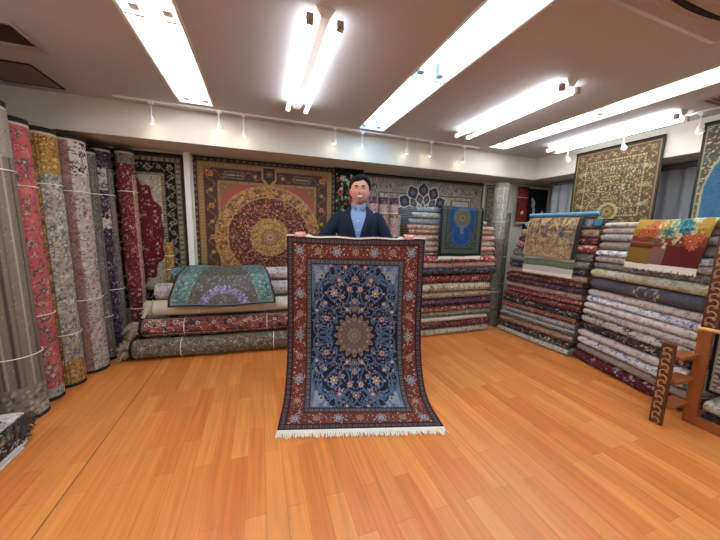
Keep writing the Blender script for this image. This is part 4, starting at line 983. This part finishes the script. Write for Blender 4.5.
for i, (z, T, k, lab) in enumerate(((.0, .10, 'black_floral', 'black floral folded rug on the floor beneath the yellow-field rug'), (.101, .085, 'cream', 'cream folded rug on the black floral one beneath the yellow-field rug'))):
    folded(2.945, .975, -pi/2, .40, .24, z+.0005, T, k, lab, 'folded rugs at the right edge', 320+i)

# ================================================================== PILE AT BOTTOM LEFT
PL = [(.022, 'plain_white', 'thin cream folded rug at the bottom of the left edge pile'), (.022, 'plain_white', 'thin white folded rug second from the floor in the left edge pile'), (.05, 'black_floral', 'black floral folded rug in the middle of the left edge pile'), (.045, 'cream_olive', 'olive and cream folded rug in the left edge pile'), (.035, 'black_floral', 'dark folded rug under the white one in the left edge pile'), (.03, 'white_pink', 'white patterned folded rug on top of the left edge pile')]
NAMES['white_pink'] = 'white'
z = 0
for i, (T, k, lab) in enumerate(PL):
    ob = folded(-1.33-.02*(i > 2), 1.45, pi/2, .62+.03*(i % 3), .42, z+.0005, T, k, lab, 'folded rugs in the left edge pile', 330+i); z += T+.001
tl = tassels((-1.375, 2.10, .12), 130, .085, 7, 'dark and grey fringe tassels at the end of the left edge pile', 'fringe_dark', spread=(.5, .9, -.5))
tl['group'] = 'tassels of the left edge pile'
rug = thing('draped_rug', 'dark multicoloured rug with yellow and blue bands slumped on the left edge pile', 'rug')
def slump():
    g = lambda *a: list(a); c = Cv(.5, .5, 150, '#3a3438'); c.scatter(200, [g('#c8a43c'), g('#3c5470'), g('#d8ccb4'), g('#6c2c34'), g('#c49c84'), g('#5c6c7c')], .012, .03, 61, sym=False); return c
sheet('rug_pile', lambda U, V: np.stack([-1.78+.42*U+.02*np.sin(V*6), 1.50+.5*V, .235+.30*(1-U)**1.6+.012*np.sin(U*14+V*5)], -1), 80, 80, slump(), M['pile'], rug)

# ================================================================== THE HELD RUG
def held_design():
    g = lambda *a: list(a); w, h = 1.11, 1.50; c = Cv(w, h, 300, '#46535f')
    # field: light blue-grey at the rim, navy in the middle
    e = c.inset(); fx, fy = w/2-.205, h/2-.205
    c.mask(e > 0, '#2a2c38')
    s = np.maximum(abs(c.X)/fx, abs(c.Y)/fy)
    # pale spandrels in the corners
    q = (abs(c.X)/fx)**2.2+(abs(c.Y)/fy)**2.2 > 1.25+.09*np.cos(np.arctan2(abs(c.Y), abs(c.X))*14); c.mask(q & (s < 1), '#8a939a')
    c.mask((s < 1) & (s > .93), '#66727e')
    q = ~q & (s < 1); c.mask(q, '#1c1f2c')
    rg = random.Random(77)
    pal = [g('#5a7390'), g('#7c8ea4'), g('#8a4c48', '#c0a48c'), g('#a88c78', '#6c3c3c'), g('#4c6480'), g('#b0a08c'), g('#5c3c44')]
    c.scatter(300, [g('#5c6672'), g('#98a0a6'), g('#4c4c58')], .004, .008, 70, lambda x, y: x < fx-.01 and y < fy-.01 and (x/fx)**2.2+(y/fy)**2.2 > 1.1)
    c.scatter(900, pal, .005, .010, 71, lambda x, y: x < fx-.01 and y < fy-.01)
    # light blue scrolling arabesques
    B = '#4c6580'
    def ring4(x, y, r, t=.010, cc=B): c.sym(c.ring, x, y, r, t, cc)
    for x, y, r in ((.23, .13, .085), (.17, .33, .125), (.17, .33, .055), (.06, .20, .05), (.27, .46, .07), (.06, .46, .06), (.29, .24, .045), (.12, .50, .045), (.25, .02, .05), (.30, .36, .035), (.19, .28, .165), (.26, .06, .075), (.12, .12, .03), (.33, .14, .03), (.20, .44, .03), (.15, .56, .04)):
        ring4(x, y, r)
    for i in range(46):
        th = i/46*2*pi*1.0; 
    for k in range(60):
        tt = k/59; x = .02+.30*tt; y = .56-.10*math.sin(tt*pi*2)-.06*tt
        c.sym(c.flower, x, y, .007, g(B), 4); c.sym(c.flower, .30-.05*math.sin(tt*9), .05+.48*tt, .006, g(B), 4)
    # palmettes
    for x, y, r, cs in ((.17, .33, .034, g('#c0ac94', '#7c4448', '#d8c8b0')), (.23, .13, .030, g('#8c5450', '#c4a890', '#54343c')), (.06, .20, .022, g('#a4746c', '#d0bca0')), (.045, .36, .028, g('#9c6660', '#c8b098', '#6c4048')),
                        (.27, .46, .026, g('#a89c90', '#5c4c54')), (.10, .30, .018, g('#b89c84', '#7c4c48')), (.24, .25, .018, g('#b4a08c')), (.13, .43, .024, g('#a06c64', '#ccb89c')), (.31, .07, .016, g('#9c5c54', '#c8b49c')),
                        (.08, .53, .022, g('#8c5850', '#c0a890')), (.20, .54, .020, g('#6c6470', '#a8a4a0')), (.31, .19, .015, g('#c0b09c')), (.0, .27, .024, g('#b8a48c', '#6c4850', '#c8b49c')), (.0, .44, .030, g('#a8887c', '#5c3c48', '#c8b8a4')), (.0, .56, .03, g('#b0a090', '#70545c', '#c0b09c'))):
        c.sym(c.flower, x, y, r, cs, 7)
    # corner spandrel bloom
    for x, y, r in ((.31, .50, .035), (.24, .52, .022), (.31, .42, .02)): c.sym(c.flower, x, y, r, g('#8c98a4', '#5c6c80', '#b0b4b4', '#6c5058'), 8)
    # central star medallion
    R = np.hypot(c.X, c.Y); th = np.arctan2(c.Y, c.X)
    c.mask(R < .180+.010*np.cos(16*th), '#20212c'); c.mask(R < .150+.018*np.cos(16*th), '#8a7464'); c.mask(R < .138+.014*np.cos(16*th), '#6c544c')
    for k in range(16):
        a = k*pi/8; c.flower(.118*cos(a), .118*sin(a), .018, g('#9c8672', '#70504c', '#b4a088'), 6); c.flower(.086*cos(a+.2), .086*sin(a+.2), .013, g('#8a7858', '#5c4440'), 5)
    c.mask(R < .062+.008*np.cos(12*th), '#7c6c54'); c.flower(0, 0, .056, g('#8a7a5c', '#5c5648', '#90895c', '#6c6a44'), 12)
    for sy in (-1, 1): c.flower(0, sy*.205, .026, g('#8a7464', '#4c3c40', '#b09c84'), 4)
    # borders from the outside in
    c.band(0, .012, '#3c1a1e'); c.band(.012, .045, '#3a2c34'); c.dots(.018, .039, ['#6a5850', '#3a2a34', '#5a3238', '#6c5c54', '#3a3444'], .0075)
    c.band(.045, .052, '#2a1c20'); c.band(.052, .158, '#7a2e1c'); c.vine(.052, .158, '#8c6248', .155, .003)
    c.vine(.052, .158, '#3c3c38', .0775, .0025)
    rg = random.Random(5)
    for i in range(1700):
        x, y = rg.uniform(0, w/2), rg.uniform(0, h/2); ee = min(w/2-x, h/2-y)
        if .058 < ee < .152: c.sym(c.flower, x, y, rg.uniform(.0035, .0075), [rg.choice(('#b89878', '#3c4450', '#8c4834', '#c8b090', '#5c4038', '#4c241e'))], 4)
    c.bflowers(.105, .145, .040, [g('#9c9ca4', '#4c5468', '#c0bcb4', '#6c3c40'), g('#b0946c', '#6c2c24', '#c8b48c', '#4c3430')], 8)
    c.band(.158, .165, '#2a1c20'); c.band(.165, .198, '#4a4448'); c.dots(.170, .193, ['#746a64', '#3c3840', '#5c4844', '#787068', '#44404c'], .0075); c.band(.198, .205, '#241c24')
    return c
TL, TR, BL, BR = np.array([.206, 2.378]), np.array([1.25, 2.013]), np.array([.077, 1.786]), np.array([1.158, 1.491])
# profile from the floor end (t=0) to the hands (t=1): forward fraction g, height z
pz = [(0, 0.0, .012), (0, .18, .012), (0, .33, .013), (0, .47, .022), (0, .60, .050), (0, .70, .098), (0, .80, .18), (0, .89, .29), (0, .95, .44), (0, .985, .62), (0, 1.0, .94), (1, 1.0, 1.262)]
kt = np.array([p[0] for p in pz]); kg = np.array([p[1] for p in pz]); kz = np.array([p[2] for p in pz])
seg = np.concatenate([[0], np.cumsum(np.hypot(np.diff(kg)*.57, np.diff(kz)))]); kt = seg/seg[-1]
tt_ = np.linspace(0, 1, 60)
def sm_interp(V, k, y):
    yy = np.interp(tt_, k, y)
    for _ in range(3): yy[1:-1] = (yy[:-2]+yy[1:-1]*2+yy[2:])/4
    return np.interp(V, tt_, yy)
def held_fn(U, V):
    g_ = sm_interp(V, kt, kg); z = sm_interp(V, kt, kz)
    Lc = BL+(TL-BL)*g_[..., None]; Rc = BR+(TR-BR)*g_[..., None]; xy = Lc+(Rc-Lc)*U[..., None]
    n = np.array([-.33, -.944]); sag = .010*np.sin(U*pi)*V**3
    wob = (.007*np.sin(U*7.5+.6)*(.3+V)+.004*np.sin(U*17+V*3)*(.2+V*.6))*(1-.75*V**4)*np.clip((z-.01)/.1, 0, 1)
    xy = xy+n*wob[..., None]
    z = z-sag+np.where(V > .97, .004*np.sin(U*22), 0)*(V-.97)/.03
    return np.stack([xy[..., 0], xy[..., 1], z], -1)
hr = thing('held_rug', 'red-bordered blue and navy rug with star medallion, held up by the man', 'rug')
sheet('rug_pile', held_fn, 333, 450, held_design(), M['pile'], hr, thick=.006, backcol='#7c6a60')
E1 = held_fn(np.linspace(0, 1, 190), np.zeros(190)); E1[:, 2] = .010
fringe('fringe', E1, lambda s: (-.262*1, -.965, -.03), .05, M['fringe'], hr, 11, band=.024, w=.0055)
E2 = held_fn(np.linspace(0, 1, 120), np.ones(120)); E2[:, 2] += .0
fringe('fringe', E2, lambda s: (-.03, -.1, 1), .004, M['fringe'], hr, 12, band=.010, w=.005)

# ================================================================== THE MAN
man = thing('person', 'smiling dark-haired man in a navy blazer and light blue shirt holding up a rug', 'person', (.838, 2.475, 0), radians(-19))
skin = mat('skin', '#c98f78', .55, noise=.05, nscale=25); skin.node_tree.nodes['Principled BSDF'].inputs['Subsurface Weight'].default_value = .05
navy = mat('navy_wool', '#0f1930', .85, noise=.15, nscale=120, bump=.2); shirtm = mat('blue_shirt', '#86a3c4', .75, noise=.04, nscale=60)
hairm = mat('black_hair', '#120e0c', .75, noise=.4, nscale=140, bump=.5, spec=.2); trm = mat('dark_trousers', '#22242c', .85, noise=.1, nscale=100)

def head_pt(th, ph, s=1.0):
    """point of the head surface; th around (0 = face, -y), ph up. local to head centre"""
    x = sin(th)*cos(ph); y = -cos(th)*cos(ph); z = sin(ph)
    rx, ry, rz = .082, .098, .120
    if z > 0: rz *= 1-.10*z*z; rx *= 1+.06*z*(1-z)*4
    jaw = max(0.0, -z); rx *= 1-.22*jaw**1.5; fr = max(0.0, -y)
    X = x*rx; Y = y*ry; Z = z*rz
    if y < 0: Y *= 1-.10*max(0, z)**2+.0*jaw
    if y > 0: Y *= 1.0-.30*jaw
    ax = abs(X)
    # brow, sockets, nose, cheeks, chin
    gx = lambda x0, z0, sx, sz: math.exp(-((ax-x0)/sx)**2-((Z-z0)/sz)**2)
    if y < 0:
        Y -= .006*gx(.028, .028, .022, .009); Y += .009*gx(.030, .010, .014, .011)
        Y -= .020*gx(0, -.018, .010, .016); Y -= .010*gx(0, .004, .007, .018); Y -= .006*gx(.010, -.026, .008, .007)
        Y -= .008*gx(.042, -.022, .018, .018); Y -= .006*gx(0, -.054, .024, .010); Y -= .008*gx(0, -.095, .022, .016)
        Y += .004*gx(0, -.073, .02, .006)
    return X*s, Y*s, Z*s
body = MB()
HC = np.array([0.008, -.032, 1.660])
n, m_ = 56, 44; vs = [tuple(HC+np.array(head_pt(0, -pi/2)))]
for i in range(1, m_):
    for k in range(n): vs.append(tuple(HC+np.array(head_pt(2*pi*k/n, -pi/2+pi*i/m_))))
vs.append(tuple(HC+np.array(head_pt(0, pi/2)))); fs = []
for k in range(n): fs.append((0, 1+(k+1) % n, 1+k)); fs.append((len(vs)-1, 1+(m_-2)*n+k, 1+(m_-2)*n+(k+1) % n))
for i in range(m_-2):
    for k in range(n): fs.append((1+i*n+k, 1+i*n+(k+1) % n, 1+(i+1)*n+(k+1) % n, 1+(i+1)*n+k))
body.add(vs, fs)
for sx in (-1, 1): body.ell(HC+(sx*.080, .008, -.004), (.010, .018, .032), 12, 8)
body.tube([(0, .02, 1.36), (0, .012, 1.46), (0, .0, 1.53), (0, -.012, 1.60)], [(.075, .06), (.060, .056), (.056, .054), (.054, .056)], 20, up=(0, 1, 0))
body.tube([(0, 0, .92), (0, .0, 1.0), (0, 0, 1.12), (0, 0, 1.28), (0, .005, 1.40), (0, .01, 1.46), (0, .015, 1.50)], [(.15, .10), (.155, .105), (.14, .095), (.155, .10), (.165, .095), (.13, .075), (.07, .06)], 28, up=(0, 1, 0))
for sx in (-1, 1):
    body.tube([(sx*.085, 0, .95), (sx*.09, -.005, .75), (sx*.092, -.01, .50), (sx*.095, .01, .30), (sx*.10, .015, .10)], [.085, .075, .052, .052, .036], 16, up=(0, 1, 0))
    body.tube([(sx*.10, .045, .045), (sx*.105, -.05, .04), (sx*.115, -.15, .032)], [(.035, .035), (.04, .032), (.042, .022)], 12)
# arms: shoulder, elbow, wrist of each (image-left is -x)
ARM = {-1: [(-.155, .01, 1.43), (-.335, -.03, 1.215), (-.405, -.262, 1.243)], 1: [(.155, .01, 1.43), (.285, -.03, 1.20), (.355, -.262, 1.243)]}
TOPZ = 1.262
def lerp(a, b_, t): return np.array(a)*(1-t)+np.array(b_)*t
for sx, (S_, E_, W_) in ARM.items():
    body.tube([lerp(S_, E_, -.12), S_, lerp(S_, E_, .5), E_], [.045, .052, .045, .038], 14, up=(0, 1, 0))
    body.tube([E_, lerp(E_, W_, .35), lerp(E_, W_, .8), W_], [.038, .038, .028, .025], 14, up=(0, 1, 0))
    # hand: palm behind the rug edge, fingers over the top, thumb behind
    W = np.array(W_); out = np.array([sx*1.0, -.14, 0]); out /= np.linalg.norm(out); fwd = np.array([0, -1.0, 0])
    body.tube([W, W+out*.03+(0, -.006, .004), W+out*.065+(0, -.010, .008), W+out*.082+(0, -.010, .010)], [(.024, .020), (.034, .017), (.036, .015), (.028, .012)], 16, up=(0, 1, 0))
    for k in range(4):
        base = W+out*(.020+.0205*k)+np.array([0, -.014, .026-.001*k]); ln = (.92, 1.0, .96, .80)[k]
        kn = base+np.array([0, -.004, .016]); top = kn+np.array([0, -.020*1, .006])
        yfront = top[1]-.024; tip1 = np.array([top[0]+sx*.001, yfront, top[2]-.012*ln]); tip2 = np.array([tip1[0], yfront-.002, tip1[2]-.020*ln])
        body.tube([base-(0, 0, .012), base, kn, top, tip1, tip2, tip2-(0, -.001, .006)], [.0095, .0095, .0092, .0090, .0085, .0075, .004], 10, up=(1, 0, 0))
    th0 = W+out*.012+(0, .004, .0)
    body.tube([th0, th0+out*.012+(0, .012, .018), th0+out*.030+(0, .008, .034), th0+out*.044+(0, .000, .040)], [.013, .0115, .0105, .006], 10, up=(0, 1, 0))
def remesh(mb, name, m, vox, parent, smooth=6):
    me = bpy.data.meshes.new(name); me.from_pydata(mb.v, [], mb.f); me.update()
    o = bpy.data.objects.new(name, me); col.objects.link(o)
    md = o.modifiers.new('r', 'REMESH'); md.mode = 'VOXEL'; md.voxel_size = vox
    if smooth: s = o.modifiers.new('s', 'SMOOTH'); s.factor = .5; s.iterations = smooth
    dg = bpy.context.evaluated_depsgraph_get(); me2 = bpy.data.meshes.new_from_object(o.evaluated_get(dg))
    bpy.data.objects.remove(o); me2.name = name
    me2.polygons.foreach_set('use_smooth', [True]*len(me2.polygons)); me2.materials.clear()
    return link(name, me2, m, parent)
bo = remesh(body, 'body', skin, .0042, man, 2)
# hair shell
b = MB(); n = 64; rows = []; ps = []
for i in range(22):
    for k in range(n):
        th = 2*pi*k/n; a = abs(((th+pi) % (2*pi))-pi)
        sgn = 1 if (th % (2*pi)) < pi else -1; low = float(np.interp(a, [0, .35, .62, .8, 1.02, 1.2, 1.5, 1.8, 2.4, 3.2], [.70+.05*sgn*sin(a*4), .74, .84, .66, .50, .02, .22, -.30, -.50, -.55]))+.03*sin(th*23)
        ph = low+(pi/2-low)*i/21; p = np.array(head_pt(th, ph)); nrm = p/np.linalg.norm(p); 
        tkn = .008+.017*max(0, sin(ph))**.6*(1+.25*cos(th-.7))+.0022*sin(th*17+i*.8)+.0015*sin(th*31-i*1.3); tkn *= min(1, .5+i/6)
        ps.append(tuple(HC+p+nrm*tkn))
b.add(ps, [(i*n+k, i*n+(k+1) % n, (i+1)*n+(k+1) % n, (i+1)*n+k) for i in range(21) for k in range(n)]+[tuple(range(n-1, -1, -1))])
b.build('hair', hairm, man, True)
for sx in (-1, 1):
    ey = MB().ell(HC+(sx*.030, -.0865, .010), (.013, .008, .0048), 14, 8).build('eye', mat('eye_white', '#d8d0c8', .3), man, True)
    MB().ell(HC+(sx*.030, -.0935, .010), (.0052, .003, .0046), 12, 8).build('iris', mat('iris_dark', '#1c120e', .2), ey, True)
    MB().tube([HC+(sx*.014, -.098, .026), HC+(sx*.030, -.099, .032), HC+(sx*.047, -.086, .027)], [.0040, .0046, .0028], 8).build('eyebrow', hairm, man, True)
    MB().tube([HC+(sx*.017, -.094, .013), HC+(sx*.030, -.0965, .0185), HC+(sx*.044, -.088, .012)], [.0025, .003, .002], 8).build('eyelid', skin, man, True)
mo = MB().tube([HC+(x, -.1015+.10*x*x*12*.9, -.060+x*x*9) for x in np.linspace(-.030, .030, 13)], [(.002+.0085*cos(q*pi/2*.95), .003+.003*cos(q*pi/2)) for q in np.linspace(-1, 1, 13)], 10, up=(0, -1, 0))
mo.build('lips', mat('lips', '#9c4c44', .5), man, True)
te = MB().tube([HC+(x, -.1055+.10*x*x*12*.9, -.0595+x*x*9) for x in np.linspace(-.024, .024, 11)], [(.001+.0052*cos(q*pi/2*.95), .002+.003*cos(q*pi/2)) for q in np.linspace(-1, 1, 11)], 10, up=(0, -1, 0))
te.build('teeth', mat('teeth', '#f0ece4', .3), man, True)

def open_loft(rings, gaps, n=44):
    """rings (z, cy, rx, ry); gap = half angle of the opening at the front"""
    vs = []
    for (z, cy, rx, ry), g in zip(rings, gaps):
        for k in range(n+1):
            a = -pi+g+(2*pi-2*g)*k/n; # a=0 back
            x = sin(a); y = cos(a); e = 2.4; d = (abs(x)**e+abs(y)**e)**(1/e)
            vs.append((rx*x/d, cy+ry*y/d, z))
    fs = [(i*(n+1)+k, i*(n+1)+k+1, (i+1)*(n+1)+k+1, (i+1)*(n+1)+k) for i in range(len(rings)-1) for k in range(n)]
    return vs, fs
# shirt under the blazer
b = MB(); rg_ = [(.98, 0, .152, .108), (1.12, 0, .150, .104), (1.28, 0, .163, .110), (1.38, .0, .165, .108), (1.45, .005, .125, .092), (1.50, .008, .080, .076), (1.535, .004, .064, .066)]
vs, fs = open_loft(rg_, [0.0]*7); b.add(vs, fs); sh = b.build('shirt', shirtm, man, True)
for sx in (-1, 1):   # open collar points
    b = MB(); P0 = [(sx*.006, -.074, 1.505), (sx*.036, -.066, 1.545), (sx*.060, -.02, 1.560), (sx*.058, .03, 1.565), (sx*.0, .068, 1.567)]; P1 = [(sx*.026, -.088, 1.482), (sx*.050, -.074, 1.512), (sx*.068, -.02, 1.525), (sx*.064, .035, 1.53), (sx*.0, .076, 1.535)]
    n5 = 5; b.add(P0+P1+[tuple(np.array(p)*(.97, .97, 1)) for p in P0]+[tuple(np.array(p)*(.97, .97, 1)) for p in P1], [(i, i+1, n5+i+1, n5+i) for i in range(4)]+[(2*n5+i, 3*n5+i, 3*n5+i+1, 2*n5+i+1) for i in range(4)]+[(0, n5, 3*n5, 2*n5)]+[(n5+i, n5+i+1, 3*n5+i+1, 3*n5+i) for i in range(4)])
    b.build('collar', shirtm, sh, True)
b = MB()
for z in (1.40, 1.32, 1.24): b.ell((0, -.113, z), (.005, .003, .005), 8, 6)
b.build('buttons', M['white'], sh)
# blazer body
rr = [(.78, .0, .175, .128), (.95, 0, .172, .126), (1.10, 0, .166, .122), (1.22, 0, .172, .124), (1.32, 0, .180, .124), (1.40, .0, .182, .118), (1.455, .004, .165, .100), (1.495, .008, .118, .085), (1.530, .014, .074, .072)]
gp = [.05, .02, .0, .02, .15, .29, .42, .60, .85]
vs, fs = open_loft(rr, gp); b = MB(); b.add(vs, fs)
jk = b.build('blazer', navy, man, True); so = jk.modifiers.new('thickness', 'SOLIDIFY'); so.thickness = .006; so.offset = 1
sd = jk.modifiers.new('sub', 'SUBSURF'); sd.levels = 1; sd.render_levels = 1
for sx, (S_, E_, W_) in ARM.items():
    S2 = np.array(S_)+(0, 0, -.0); b = MB()
    pts = [S2+(-sx*.035, 0, .028), S2+(sx*.012, 0, .006), lerp(S_, E_, .3), lerp(S_, E_, .65), np.array(E_)+(sx*.006, .008, -.004), lerp(E_, W_, .25)+(0, 0, -.004), lerp(E_, W_, .6), lerp(E_, W_, .90)]
    b.tube(pts, [.046, .066, .064, .058, .055, .053, .047, .040], 20, up=(0, 1, 0)); sl = b.build('sleeve', navy, man, True)
    s2 = sl.modifiers.new('sub', 'SUBSURF'); s2.levels = 1; s2.render_levels = 1
    MB().tube([lerp(E_, W_, .86), lerp(E_, W_, 1.0)], [.034, .033], 18, up=(0, 1, 0)).build('cuff', mat('white_cuff', '#e4e4e4', .7), man, True)
    # lapel
    b = MB(); Z = [1.12, 1.22, 1.32, 1.40, 1.455, 1.495, 1.530]; inn = []; outn = []
    for z in Z:
        i = np.interp(z, [r[0] for r in rr], range(9)); rx = np.interp(z, [r[0] for r in rr], [r[2] for r in rr]); ry = np.interp(z, [r[0] for r in rr], [r[3] for r in rr]); cy = np.interp(z, [r[0] for r in rr], [r[1] for r in rr]); g = np.interp(z, [r[0] for r in rr], gp)
        for lst, dg_, of in ((inn, 0.0, .009), (outn, .34*np.interp(z, [1.12, 1.36, 1.42, 1.505], [.05, 1, .8, .5]), .015)):
            a = pi-(g+dg_); x = sin(a); y = cos(a); d = (abs(x)**2.4+abs(y)**2.4)**(1/2.4); lst.append((sx*(rx+of)*x/d, cy+(ry+of)*y/d, z))
    nz_ = len(Z); b.add(inn+outn, [(i, i+1, nz_+i+1, nz_+i) for i in range(nz_-1)]); lp = b.build('lapel', navy, jk, True); q = lp.modifiers.new('t', 'SOLIDIFY'); q.thickness = .004; q.offset = 0
for sx in (-1, 1): pass
# trousers and shoes
b = MB(); vs, fs = open_loft([(.80, 0, .155, .115), (.90, 0, .162, .118), (.99, 0, .156, .112)], [0, 0, 0]); 
b.tube([(0, 0, .80), (0, 0, .90), (0, 0, .99)], [(.150, .112), (.162, .118), (.156, .112)], 30, up=(0, 1, 0))
for sx in (-1, 1): b.tube([(sx*.075, 0, .92), (sx*.088, 0, .82), (sx*.092, -.005, .65), (sx*.093, -.008, .48), (sx*.097, .008, .28), (sx*.10, .005, .06)], [.085, .096, .084, .068, .066, .062], 22, up=(0, 1, 0))
remesh(b, 'trousers', trm, .007, man, 4)
for sx in (-1, 1):
    b = MB(); b.tube([(sx*.10, .085, .045), (sx*.10, .03, .05), (sx*.105, -.06, .048), (sx*.112, -.14, .036), (sx*.114, -.19, .028)], [(.030, .040), (.042, .046), (.046, .044), (.048, .033), (.026, .020)], 18, up=(0, 0, 1)); b.box((sx*.106-.042, -.17, .0005), (sx*.106+.042, .105, .02))
    remesh(b, 'shoe', mat('black_leather', '#15110f', .35), .005, man, 3)
